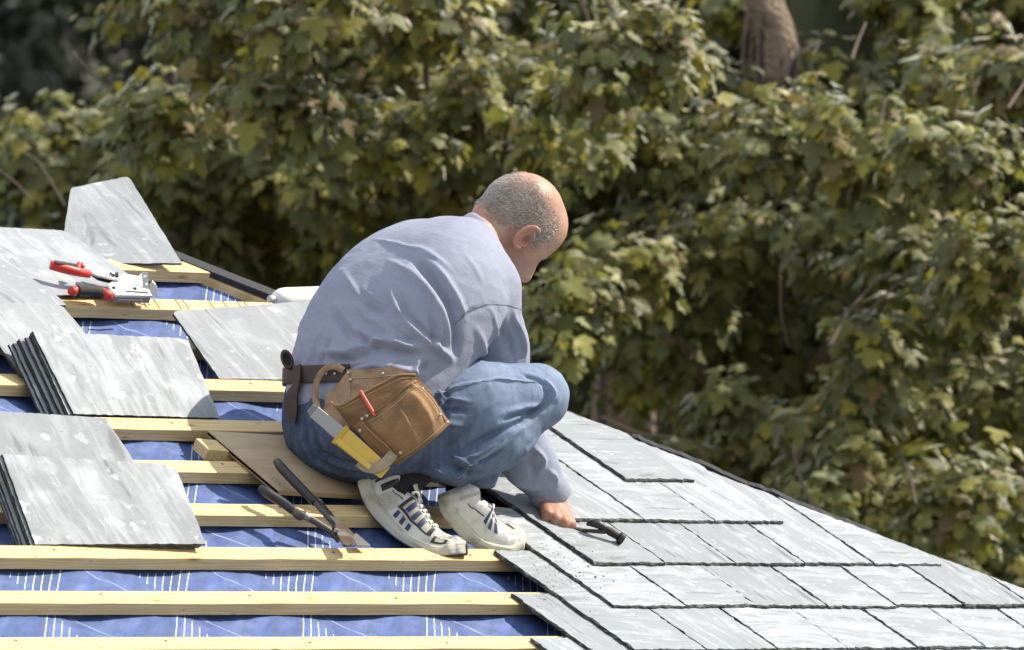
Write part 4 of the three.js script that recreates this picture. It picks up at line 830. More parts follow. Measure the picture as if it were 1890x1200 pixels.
function shoe(name, pts, upHint, outer, scale, label) {
  const cv = new THREE.CatmullRomCurve3(pts), up0 = upHint.clone().normalize();
  const frame = (t) => { const p = cv.getPointAt(clamp(t)), T = cv.getTangentAt(clamp(t)), W = T.clone().cross(up0).normalize().multiplyScalar(outer), N2 = W.clone().cross(T).multiplyScalar(outer).normalize(); if (N2.dot(up0) < 0) N2.negate(); return { p, T, W, N: N2 }; };
  const hw = table([[0, 0.012], [0.04, 0.026], [0.14, 0.034], [0.35, 0.034], [0.6, 0.044], [0.75, 0.047], [0.9, 0.036], [0.97, 0.02], [1, 0.004]]);
  const solT = table([[0, 0.034], [0.3, 0.032], [0.55, 0.024], [0.8, 0.022], [1, 0.026]]);
  const top = table([[0, 0.075], [0.06, 0.094], [0.2, 0.086], [0.3, 0.094], [0.42, 0.098], [0.55, 0.082], [0.7, 0.062], [0.85, 0.05], [0.95, 0.04], [1, 0.028]]);
  const S = (t, a, off = 0) => {                                       // a: 0 outer side at the sole, 1 over to the inner side
    const { p, W, N: n } = frame(t), w = (hw(t) - 0.002) * scale + off, th = a * Math.PI, cx = Math.cos(th), sy = Math.sin(th), e = 0.75, lo = solT(t) * 0.8, h = (top(t) - lo) * scale + off;
    return p.clone().addScaledVector(W, Math.sign(cx) * Math.pow(Math.abs(cx), e) * w * (1 - 0.12 * sy)).addScaledVector(n, lo * scale + h * Math.pow(sy, 0.85));
  };
  const t = new THREE.Group(); t.name = name; if (label) t.userData.label = label; t.position.set(0, 0, 0); person.add(t); bases.set(t, bases.get(person));
  const up = part('upper', gridGeo(24, 60, (a, s) => S(s, a)), SHOE.upper, t);
  const soleGeo = gridGeo(26, 70, (a, s) => {
    const { p, W, N: n } = frame(s), w = (hw(s) + 0.0055) * scale, th = solT(s) * scale, f = a * 4, k = Math.min(3, Math.floor(f)), q = f - k, R = 0.004;
    const c = [[-1, 0], [1, 0], [1, 1], [-1, 1], [-1, 0]], x = lerp(c[k][0], c[k + 1][0], q), y = lerp(c[k][1], c[k + 1][1], q);
    const bul = 1 + 0.05 * Math.sin(Math.PI * y) + 0.02 * Math.sin(y * 14);
    return p.clone().addScaledVector(W, x * w * (k === 1 || k === 3 ? bul : 1)).addScaledVector(n, y * th);
  });
  part('sole', soleGeo, SHOE.sole, t);
  part('outsole', gridGeo(8, 60, (a, s) => { const { p, W, N: n } = frame(s), w = (hw(s) + 0.003) * scale, x = a * 2 - 1; return p.clone().addScaledVector(W, x * w).addScaledVector(n, -0.004 * (1 - Math.pow(Math.abs(x), 8)) * (0.75 + 0.25 * Math.sign(Math.sin(s * 90)))); }), SHOE.tread, t);
  const patch = (pname, t0, t1, a0, a1, off, mat, skew = 0, taper = 0) => part(pname, gridGeo(8, 10, (i, j) => { const a = lerp(a0, a1, i), s = lerp(t0, t1, j) + skew * i, k = 1 - taper * j; return S(clamp(s), 0.5 * 0 + lerp((a0 + a1) / 2, a, k), off); }), mat, t);
  return { t, S, patch, frame };
}
const wp = (list) => list.map(([x, y, d]) => M(x, y, d));
{
  const r = shoe('shoe', wp([[664, 890, 0.055], [694, 952, 0.035], [754, 1004, 0.012], [815, 1026, -0.004], [862, 1022, -0.018]]), V3(0.5, 0.85, 0.12), 1, 1.02, 'white trainer with navy stripes, heel raised on the batten');
  const P = (a, ...q) => r.patch(...q);
  for (const [t0, t1] of [[0.375, 0.41], [0.445, 0.48], [0.515, 0.55]]) P(0, 'stripe', t0, t1, 0.035, 0.105, 0.0012, SHOE.navy, 0.0);
  P(0, 'side_panel', 0.355, 0.725, 0.125, 0.385, 0.0010, SHOE.black, 0.02, 0.12); P(0, 'mesh_panel', 0.39, 0.685, 0.155, 0.355, 0.0016, SHOE.mesh, 0.02, 0.12);
  for (const [t0, t1] of [[0.42, 0.465], [0.50, 0.545], [0.58, 0.625]]) P(0, 'stripe', t0, t1, 0.16, 0.35, 0.0024, SHOE.navy, 0.02, 0.08);
  P(0, 'heel_band', 0.10, 0.155, 0.10, 0.42, 0.0012, SHOE.black); P(0, 'heel_band', 0.055, 0.07, 0.05, 0.40, 0.0014, SHOE.black);
  P(0, 'toe_trim', 0.74, 0.88, 0.05, 0.20, 0.0012, SHOE.black, 0.02, 0.3); P(0, 'toe_badge', 0.77, 0.86, 0.09, 0.17, 0.0022, SHOE.mesh, 0.01, 0.3); P(0, 'toe_trim', 0.895, 0.915, 0.30, 0.42, 0.0012, SHOE.black, 0.03);
  P(0, 'toe_cap', 0.80, 0.985, 0.24, 0.76, 0.0009, SHOE.toe, 0.0, 0.1); P(0, 'heel_counter', 0.165, 0.30, 0.03, 0.22, 0.0009, SHOE.toe, 0.02, 0.1); P(0, 'quarter_line', 0.18, 0.34, 0.235, 0.25, 0.0012, SHOE.black, 0.0);
  for (let i = 0; i < 6; i++) { const s = 0.44 + i * 0.052; part('lace', tube([r.S(s, 0.42, 0.001), r.S(s + 0.008, 0.47, 0.004), r.S(s + 0.018, 0.55, 0.003), r.S(s + 0.024, 0.6, 0.001)], [0.0026], 7), SHOE.lace, r.t); part('lace', tube([r.S(s + 0.022, 0.425, 0.001), r.S(s + 0.012, 0.48, 0.0045), r.S(s + 0.004, 0.56, 0.003)], [0.0026], 7), SHOE.lace, r.t); }
  part('lace', tube([r.S(0.44, 0.47, 0.003), r.S(0.4, 0.4, 0.016), r.S(0.36, 0.36, 0.012), r.S(0.38, 0.42, 0.006)], [0.0022], 7), SHOE.lace, r.t);
  part('tongue', gridGeo(10, 12, (i, j) => r.S(lerp(0.30, 0.46, j), lerp(0.43, 0.57, i), lerp(0.022, 0.001, j) + 0.004 * Math.sin(Math.PI * i))), SHOE.mesh, r.t);
  part('sock', tube([r.S(0.24, 0.5, -0.03), M(752, 888, 0.062), M(772, 868, 0.075)], [0.036, 0.037, 0.04], 18), std(0.018, 0.018, 0.022, { roughness: 0.95 }), person);

  const l = shoe('shoe', wp([[812, 912, 0.135], [832, 962, 0.135], [872, 1000, 0.15], [918, 1009, 0.18], [964, 996, 0.215]]), V3(0.42, 0.88, 0.22), -1, 1.0, 'dirty white trainer on the edge of the finished slates');
  for (const [t0, t1] of [[0.42, 0.46], [0.50, 0.54], [0.58, 0.62]]) { l.patch('stripe', t0, t1, 0.70, 0.86, 0.0016, SHOE.navy, 0.01); l.patch('stripe', t0, t1, 0.58, 0.66, 0.0016, SHOE.navy, 0.01); l.patch('stripe', t0 + 0.01, t1 + 0.01, 0.42, 0.54, 0.0014, SHOE.navy, 0.01); }
  for (const [t0, t1] of [[0.42, 0.46], [0.50, 0.54], [0.58, 0.62]]) l.patch('stripe', t0, t1, 0.26, 0.40, 0.0014, SHOE.navy, 0.01);
  l.patch('toe_cap', 0.80, 0.985, 0.24, 0.76, 0.0009, SHOE.toe, 0, 0.1); l.patch('quarter_line', 0.16, 0.40, 0.80, 0.815, 0.0012, SHOE.black);
  l.patch('heel_band', 0.08, 0.11, 0.08, 0.9, 0.0012, SHOE.mesh); l.patch('side_panel', 0.33, 0.42, 0.42, 0.62, 0.0012, SHOE.black, 0.02); l.patch('toe_trim', 0.84, 0.87, 0.42, 0.62, 0.0014, SHOE.black, 0.02);
  for (let i = 0; i < 5; i++) { const s = 0.44 + i * 0.052; part('lace', tube([l.S(s, 0.42, 0.001), l.S(s + 0.01, 0.48, 0.004), l.S(s + 0.02, 0.6, 0.001)], [0.0026], 7), SHOE.lace, l.t); }
  part('sock', tube([l.S(0.24, 0.5, -0.03), M(850, 905, 0.19), M(858, 880, 0.2)], [0.034, 0.036, 0.04], 18), std(0.018, 0.018, 0.022, { roughness: 0.95 }), person);
}

// ---------------------------------------------------------------- tool belt with its pouch
// a soft sheet through a grid of points: each [px, py, off, d] lies off metres before the clothes (and no deeper than d)
function clothPoint([x, y, off = 0.006, d]) {
  const h = hit(clothed, x, y), k = (p) => p.distanceTo(CAM);
  let p = h ? h.add(CAM.clone().sub(h).normalize().multiplyScalar(off)) : null;
  if (d !== undefined) { const q = M(x, y, d); if (!p || k(q) < k(p)) p = q; }
  return p || M(x, y, 0.1);
}
function sheet(grid, nu, nv, thick, bump) {
  const G = grid.map((row) => new THREE.CatmullRomCurve3(row.map(clothPoint)));
  const P = [], toCam = (p) => CAM.clone().sub(p).normalize();
  for (let i = 0; i <= nu; i++) { const c = new THREE.CatmullRomCurve3(G.map((q) => q.getPoint(i / nu))); P.push(Array.from({ length: nv + 1 }, (_, j) => c.getPoint(j / nv))); }
  const at = (i, j) => P[clamp(i, 0, nu)][clamp(j, 0, nv)];
  const nrm = (i, j) => { const n = at(i + 1, j).clone().sub(at(i - 1, j)).cross(at(i, j + 1).clone().sub(at(i, j - 1))).normalize(); if (n.dot(toCam(at(i, j))) < 0) n.negate(); return n; };
  const front = [], back = [];
  for (let i = 0; i <= nu; i++) { front.push([]); back.push([]); for (let j = 0; j <= nv; j++) { const n = nrm(i, j), b = bump ? bump(i / nu, j / nv) : 0; front[i].push(at(i, j).clone().addScaledVector(n, b + thick / 2)); back[i].push(at(i, j).clone().addScaledVector(n, Math.min(0, b) * 0.5 - thick / 2)); } }
  const pos = [], uvs = [], idx = [], put = (p, u, v) => { pos.push(p.x, p.y, p.z); uvs.push(u, v); return pos.length / 3 - 1; };
  const side = (A, flip) => { const ids = A.map((r, i) => r.map((p, j) => put(p, i / nu, j / nv))); for (let i = 0; i < nu; i++) for (let j = 0; j < nv; j++) { const a = ids[i][j], b = ids[i + 1][j], c = ids[i + 1][j + 1], d = ids[i][j + 1]; flip ? idx.push(a, c, b, a, d, c) : idx.push(a, b, c, a, c, d); } };
  side(front, true); side(back, false);
  const edge = []; for (let i = 0; i <= nu; i++) edge.push([i, 0]); for (let j = 1; j <= nv; j++) edge.push([nu, j]); for (let i = nu - 1; i >= 0; i--) edge.push([i, nv]); for (let j = nv - 1; j >= 0; j--) edge.push([0, j]);
  for (let k = 0; k + 1 < edge.length; k++) { const [a, b] = edge[k], [c, d] = edge[k + 1], q = [front[a][b], front[c][d], back[c][d], back[a][b]].map((p) => put(p, a / nu, b / nv)); idx.push(q[0], q[1], q[2], q[0], q[2], q[3]); }
  const g = new THREE.BufferGeometry(); g.setAttribute('position', new THREE.Float32BufferAttribute(pos, 3)); g.setAttribute('uv', new THREE.Float32BufferAttribute(uvs, 2)); g.setIndex(idx); g.computeVertexNormals();
  return { g, at: (u, v, off = 0) => { const i = Math.round(u * nu), j = Math.round(v * nv); return front[i][j].clone().addScaledVector(nrm(i, j), off); } };
}
const suede = (r, g, b, k) => new THREE.MeshStandardMaterial({ map: tex(256, 256, (x, y) => { const p = fbm(x * 4 + k, y * 4, k, 5), n = fbm(x * 40, y * 40, k, 3), m = 1 + 0.45 * p + 0.28 * n; const d = smooth(0.1, 0.5, fbm(x * 3, y * 2 + k, 4, 4)) * 0.4; return [toS(r * m * (1 - d)), toS(g * m * (1 - d)), toS(b * m * (1 - d))]; }), roughness: 0.95, bumpMap: leatherBump, bumpScale: 0.0016 });
const HIDE = { tan: suede(0.29, 0.172, 0.085, 2), deep: suede(0.235, 0.138, 0.066, 5), pale: suede(0.33, 0.225, 0.14, 7), grey: suede(0.33, 0.27, 0.19, 11), brown: std(0.045, 0.027, 0.024, { roughness: 0.6, bumpMap: leatherBump, bumpScale: 0.001 }), rivet: std(0.5, 0.47, 0.42, { metalness: 0.9, roughness: 0.35 }), thread: std(0.40, 0.28, 0.15, { roughness: 0.9 }) };
{
  const belt = thing('tool_belt', clothPoint([640, 720, 0.03]), 'tan suede tool pouch on a dark brown belt round the crouching man\'s waist', 'tool belt');
  const rivet = (p, r = 0.0042) => { const g = new THREE.SphereGeometry(r, 12, 8); g.scale(1, 1, 0.55); g.translate(p.x, p.y, p.z); part('rivet', g, HIDE.rivet, belt); };
  const stitch = (pts, r = 0.0011) => part('stitching', tube(pts, [r], 5), HIDE.thread, belt);
  // the strap goes all the way round him: outermost crossing of the clothes seen from the spine
  const c = M(672, 697, 0.14), ax = V3(0.03, 1, -0.04).normalize(), bx = LAT.clone().addScaledVector(ax, -LAT.dot(ax)).normalize(), by = ax.clone().cross(bx);
  const round = (a, up, off) => { const d = bx.clone().multiplyScalar(Math.cos(a)).addScaledVector(by, Math.sin(a)), o = c.clone().addScaledVector(ax, up); let r = 0.34; while (r > 0.05) { const p = o.clone().addScaledVector(d, r), v = shirtField(p.x, p.y, p.z); if (v < 0.001) break; r -= Math.max(0.0008, v * 0.6); } const q = o.clone().addScaledVector(d, Math.min(r, 0.235));  return q.addScaledVector(d, off); };
  const N1 = 120, rad = Array.from({ length: N1 + 1 }, (_, i) => [round(i / N1 * 2 * Math.PI, -0.02, 0), round(i / N1 * 2 * Math.PI, 0.02, 0)]);
  const bpos = (i, k) => { const n = rad.length - 1, o = V3(); let w = 0; for (let q = -3; q <= 3; q++) { const p = rad[((i + q) % n + n) % n][k]; o.add(p); w++; } return o.multiplyScalar(1 / w); };
  const shown = (i) => { const p = bpos(i, 0).add(bpos(i, 1)).multiplyScalar(0.5), [x] = toPx(p); return !(x > 648 && p.z > c.z - 0.05); };   // under the sweatshirt beyond the pouch
  const n0 = Array.from({ length: N1 }, (_, i) => i).find((i) => shown(i) && !shown((i + N1 - 1) % N1)), run = []; for (let k = 0; k < N1 && shown((n0 + k) % N1); k++) run.push((n0 + k) % N1);
  part('belt_strap', gridGeo(10, run.length - 1, (a, s) => { const i = run[Math.round(s * (run.length - 1))], lo = bpos(i, 0), hi = bpos(i, 1), mid = lo.clone().add(hi).multiplyScalar(0.5), out = mid.clone().sub(c).addScaledVector(ax, -mid.clone().sub(c).dot(ax)).normalize(); const q = a * 2 * Math.PI, e = (x) => Math.sign(x) * Math.pow(Math.abs(x), 0.3); return mid.addScaledVector(ax, e(Math.cos(q)) * 0.021).addScaledVector(out, 0.008 + 0.003 * e(Math.sin(q))); }), HIDE.brown, belt);
  // keeper, tied end and hanging end at the back
  part('belt_keeper', sheet([[[541, 676, 0.02, 0.10], [556, 673, 0.022]], [[540, 698, 0.02, 0.10], [554, 700, 0.022]], [[541, 718, 0.02, 0.10], [552, 717, 0.022]]], 6, 10, 0.006).g, HIDE.brown, belt);
  part('strap_end', (() => { const c0 = M(530, 664, 0.12); const g = new THREE.TorusGeometry(0.015, 0.005, 10, 28); g.scale(0.72, 1.25, 1.6); g.rotateZ(0.35); g.translate(c0.x, c0.y, c0.z); return g; })(), HIDE.brown, belt);
  part('strap_end', plateGeo(M(530, 664, 0.123), V3(1, 0, 0), V3(0, 1, 0), V3(0, 0, 1), Array.from({ length: 18 }, (_, i) => { const a = i / 18 * 2 * Math.PI, x = Math.cos(a) * 0.011, y = Math.sin(a) * 0.020; return [x * 0.94 - y * 0.34, x * 0.34 + y * 0.94]; }), 0.003), std(0.012, 0.01, 0.01), belt);
  part('strap_tail', sheet([[[540, 712, 0.02, 0.10], [553, 714, 0.018]], [[528, 730, 0.02, 0.10], [549, 732, 0.018]], [[527, 755, 0.02, 0.10], [549, 757, 0.018]], [[536, 781, 0.02, 0.09], [546, 780, 0.018]]], 8, 16, 0.006).g, HIDE.brown, belt);
  // ring for a hammer shaft
  const loop = (pts, w, name, mat) => part(name, (() => { const cv = new THREE.CatmullRomCurve3(pts.map(clothPoint)); return gridGeo(8, 40, (a, s) => { const p = cv.getPoint(s), T = cv.getTangent(s), v = CAM.clone().sub(p).normalize(), side = T.clone().cross(v).normalize(), q = a * 2 * Math.PI, e = (x) => Math.sign(x) * Math.pow(Math.abs(x), 0.4); return p.addScaledVector(side, e(Math.cos(q)) * w).addScaledVector(v, e(Math.sin(q)) * 0.0025); }); })(), mat, belt);
  loop([[634, 684, 0.034], [622, 677, 0.036], [606, 678, 0.036], [592, 690, 0.034], [583, 711, 0.034], [582, 736, 0.034], [588, 756, 0.034], [593, 772, 0.03]], 0.0075, 'hammer_loop', HIDE.pale);
  // panels and pockets
  const side = sheet([[[604, 727, 0.024], [620, 714, 0.028], [637, 692, 0.03], [643, 684, 0.03]], [[600, 748, 0.022], [620, 742, 0.028], [640, 735, 0.03], [648, 728, 0.03]], [[594, 770, 0.018], [614, 776, 0.026], [634, 786, 0.03], [652, 790, 0.03]]], 14, 14, 0.004);
  part('side_panel', side.g, HIDE.pale, belt);
  const back = sheet([[[640, 683, 0.022], [685, 681, 0.022], [730, 678, 0.02], [766, 694, 0.02]], [[645, 712, 0.024], [690, 710, 0.024], [735, 706, 0.022], [780, 716, 0.02]], [[650, 745, 0.026], [700, 745, 0.026], [745, 740, 0.024], [795, 745, 0.02]]], 20, 14, 0.005);
  part('back_panel', back.g, HIDE.pale, belt);
  stitch([back.at(0.0, 0.28, 0.001), back.at(0.35, 0.27, 0.001), back.at(0.7, 0.25, 0.001), back.at(0.95, 0.3, 0.001)]);
  const midP = sheet([[[612, 741, 0.045, -0.085], [628, 748, 0.055, -0.10], [662, 731, 0.052, -0.10], [700, 711, 0.046, -0.09], [732, 694, 0.04, -0.08], [766, 692, 0.034, -0.06]],
    [[630, 765, 0.04, -0.085], [648, 768, 0.05, -0.10], [690, 755, 0.05, -0.10], [730, 738, 0.046, -0.09], [764, 728, 0.04, -0.08], [792, 722, 0.034, -0.06]],
    [[650, 792, 0.036, -0.08], [672, 800, 0.044, -0.09], [710, 800, 0.046, -0.09], [750, 790, 0.044, -0.08], [785, 775, 0.038, -0.07], [815, 760, 0.032, -0.05]]], 36, 22, 0.005, (u, v) => 0.004 * Math.sin(Math.PI * u) + 0.0016 * fbm(u * 6, v * 5, 3, 3));
  part('middle_pocket', midP.g, HIDE.deep, belt);
  const rimT = (s, list, r, mat) => part('pocket_rim', tube(list.map((u) => s.at(u, 0, 0.001)), [r], 8), mat, belt);
  rimT(midP, [0, 0.08, 0.2, 0.35, 0.5, 0.65, 0.8, 0.92, 1], 0.0032, HIDE.tan);
  stitch([0.05, 0.2, 0.35, 0.5, 0.65, 0.8, 0.95].map((u) => midP.at(u, 0.1, 0.001)));
  const pleat = (u, v) => 0.012 * Math.exp(-((u - 0.36 - 0.1 * (1 - v)) ** 2) / 0.0022) * smooth(1.0, 0.65, v) * smooth(0.02, 0.3, v) + 0.012 * Math.exp(-((u - 0.62 - 0.06 * (1 - v)) ** 2) / 0.005) * smooth(0.98, 0.5, v) * smooth(0.0, 0.25, v) - 0.009 * Math.exp(-((u - 0.5) ** 2) / 0.004) * Math.sin(Math.PI * v) + 0.008 * Math.exp(-((u - 0.82) ** 2) / 0.004) * smooth(0.9, 0.3, v) + 0.0022 * fbm(u * 7, v * 6, 9, 3);
  const front = sheet([[[668, 773, 0.05, -0.10], [698, 757, 0.062, -0.115], [730, 733, 0.062, -0.115], [752, 713, 0.055, -0.105], [766, 706, 0.046, -0.09]],
    [[690, 800, 0.05, -0.10], [722, 786, 0.072, -0.128], [755, 760, 0.072, -0.128], [780, 738, 0.06, -0.11], [796, 734, 0.042, -0.08]],
    [[712, 828, 0.046, -0.095], [742, 812, 0.066, -0.12], [776, 788, 0.066, -0.12], [800, 768, 0.054, -0.1], [814, 760, 0.038, -0.07]],
    [[732, 854, 0.03, -0.07], [758, 838, 0.034, -0.085], [788, 816, 0.034, -0.085], [812, 796, 0.03, -0.07], [829, 779, 0.024, -0.05]]], 48, 40, 0.005, pleat);
  part('front_pocket', front.g, HIDE.tan, belt);
  rimT(front, [0, 0.15, 0.3, 0.45, 0.6, 0.75, 0.9, 1], 0.0034, HIDE.deep);
  stitch([0.04, 0.2, 0.4, 0.6, 0.8, 0.96].map((u) => front.at(u, 0.09, 0.0012)));
  stitch([0.04, 0.2, 0.4, 0.6, 0.8, 0.96].map((v) => front.at(0.94, v, 0.0012))); stitch([0.04, 0.2, 0.4, 0.6, 0.8, 0.96].map((u) => front.at(u, 0.93, 0.0012)));
  part('pocket_edge', tube([0, 0.2, 0.4, 0.6, 0.8, 1].map((u) => front.at(u, 1, -0.002)), [0.0042], 8), HIDE.deep, belt);
  const strip = sheet([[[652, 786, 0.055, -0.104], [668, 774, 0.06, -0.108]], [[680, 820, 0.052, -0.10], [696, 803, 0.058, -0.106]], [[712, 850, 0.045, -0.095], [728, 834, 0.05, -0.10]], [[720, 858, 0.04, -0.09], [735, 852, 0.045, -0.09]]], 8, 24, 0.005);
  part('side_strip', strip.g, HIDE.deep, belt);
  stitch([0.05, 0.3, 0.6, 0.95].map((v) => strip.at(0.85, v, 0.001)));
  for (const [x, y] of [[668, 773], [677, 768], [664, 795], [718, 845], [739, 836]]) rivet(clothPoint([x, y, 0.066, -0.122]), 0.0038);
  for (const [x, y] of [[643, 688], [647, 701], [706, 690]]) rivet(clothPoint([x, y, 0.03]), 0.0038);
  for (const [x, y] of [[766, 705], [779, 718], [806, 763], [812, 766], [825, 780]]) rivet(clothPoint([x, y, 0.05, -0.09]), 0.0038);
  for (const [x, y] of [[602, 690], [618, 690]]) rivet(clothPoint([x, y, 0.018]), 0.0035);
  // the strip of grey suede that holds the knife sheath
  loop([[662, 852, 0.05, -0.10], [676, 862, 0.072, -0.125], [694, 864, 0.078, -0.13], [710, 855, 0.075, -0.128], [722, 842, 0.066, -0.118], [726, 836, 0.055, -0.105]], 0.0125, 'holder_strap', HIDE.grey);

  // pencil in the middle pocket, folding saw in its yellow sheath
  const pen = thing('pencil', clothPoint([676, 740, 0.06, -0.11]), 'red pencil sticking up out of the tool pouch', 'pencil');
  const p0 = clothPoint([666, 724, 0.062, -0.112]), p1 = clothPoint([692, 768, 0.062, -0.112]);
  part('shaft', (() => { const d = p1.clone().sub(p0), g = new THREE.CylinderGeometry(0.005, 0.005, d.length(), 6); g.applyQuaternion(new THREE.Quaternion().setFromUnitVectors(V3(0, -1, 0), d.clone().normalize())); const m = p0.clone().lerp(p1, 0.5); g.translate(m.x, m.y, m.z); return g; })(), std(0.62, 0.1, 0.055, { roughness: 0.45 }), pen);
  part('end_cap', (() => { const g = new THREE.SphereGeometry(0.0052, 12, 8); g.translate(p0.x, p0.y, p0.z); return g; })(), std(0.55, 0.12, 0.08), pen);
  const kn = thing('knife', clothPoint([640, 820, 0.05, -0.10]), 'grey handled knife in a yellow plastic sheath hanging from the pouch', 'knife');
  const a = clothPoint([628, 803, 0.06, -0.11]), b = clothPoint([714, 875, 0.06, -0.118]), T = b.clone().sub(a).normalize(), vw = CAM.clone().sub(a).normalize(), Wd = vw.clone().cross(T).normalize(), Dn = T.clone().cross(Wd).normalize(), L = b.distanceTo(a);
  const bar = (s0, s1, w0, w1, th, sh = 0, r = 0.004, off = 0) => { const shp = new THREE.Shape(); const rr = Math.min(r, (s1 - s0) / 3); shp.moveTo(s0, -w0 + sh); shp.lineTo(s1 - rr, -w1 + sh); shp.quadraticCurveTo(s1, -w1 + sh, s1, -w1 + rr + sh); shp.lineTo(s1, w1 - rr + sh); shp.quadraticCurveTo(s1, w1 + sh, s1 - rr, w1 + sh); shp.lineTo(s0, w0 + sh); shp.closePath(); const g = new THREE.ExtrudeGeometry(shp, { depth: th, bevelEnabled: true, bevelThickness: 0.0018, bevelSize: 0.0018, bevelSegments: 3, steps: 1, curveSegments: 8 }); g.translate(0, 0, -th / 2 + off); g.applyMatrix4(new THREE.Matrix4().makeBasis(T, Wd, Dn).setPosition(a)); return g; };
  const yel = new THREE.MeshPhysicalMaterial({ color: rgb(0.62, 0.43, 0.07), roughness: 0.42, bumpMap: leatherBump, bumpScale: 0.0004 });
  part('sheath', bar(0, L * 0.96, 0.022, 0.0165, 0.012), yel, kn);
  part('sheath_rib', bar(0.004, L * 0.72, 0.0055, 0.0045, 0.005, -0.0135, 0.002, 0.011), yel, kn);
  part('sheath_mouth', bar(-0.003, 0.006, 0.0235, 0.0235, 0.016, 0, 0.001), std(0.5, 0.34, 0.05), kn);
  part('handle', bar(-0.078, 0.012, 0.0135, 0.0155, 0.014, 0.002, 0.003, -0.002), std(0.33, 0.33, 0.325, { roughness: 0.4, metalness: 0.3, bumpMap: leatherBump, bumpScale: 0.0008 }), kn);
  part('handle_end', bar(-0.092, -0.076, 0.009, 0.0135, 0.012, 0.003, 0.003, -0.002), std(0.2, 0.2, 0.2, { roughness: 0.5 }), kn);
}

// ---------------------------------------------------------------- hammer in his hand
{
  const ham = thing('hammer', HAND.grip, 'slater\'s hammer with a dark steel head held in the roofer\'s right hand', 'hammer');
  const shaft = std(0.06, 0.055, 0.052, { metalness: 0.5, roughness: 0.35 }), steel = std(0.05, 0.048, 0.048, { metalness: 0.75, roughness: 0.42, bumpMap: leatherBump, bumpScale: 0.0012 }), bright = std(0.55, 0.52, 0.48, { metalness: 0.9, roughness: 0.28 }), rust = std(0.035, 0.028, 0.024, { metalness: 0.4, roughness: 0.7 });
  const hA = HAND.grip.clone(), hB = onRoof(1118, 982, 0.045), ax = hB.clone().sub(hA).normalize();
  const rear = hA.clone().addScaledVector(ax, -0.075);
  part('handle', tube([rear, hA, hA.clone().lerp(hB, 0.55)], [0.012, 0.0105, 0.006], 14), std(0.05, 0.042, 0.04, { roughness: 0.6 }), ham);
  part('neck', tube([hA.clone().lerp(hB, 0.3), hA.clone().lerp(hB, 0.7), hB], [0.0052, 0.0046, 0.0055], 12), shaft, ham);
  // head: face towards the lower right, claw to the upper left
  const f = onRoof(1150, 996, 0.040), cl = onRoof(1104, 968, 0.055), hd2 = f.clone().sub(cl).normalize();
  part('head', tube([cl.clone().lerp(f, 0.22), cl.clone().lerp(f, 0.5), f.clone().addScaledVector(hd2, -0.014)], [0.0075, 0.010, 0.0085], 12), rust, ham);
  part('striking_face', tube([f.clone().addScaledVector(hd2, -0.014), f.clone().addScaledVector(hd2, -0.010), f], [0.010, 0.0145, 0.0145], 16), steel, ham);
  part('claw', (() => { const up = N.clone(), pts = [cl.clone().lerp(f, 0.3), cl.clone(), cl.clone().addScaledVector(hd2, -0.016).addScaledVector(up, -0.006), cl.clone().addScaledVector(hd2, -0.026).addScaledVector(up, -0.016)]; return tube(pts, [0.008, 0.0105, 0.009, 0.003], 12); })(), steel, ham);
}

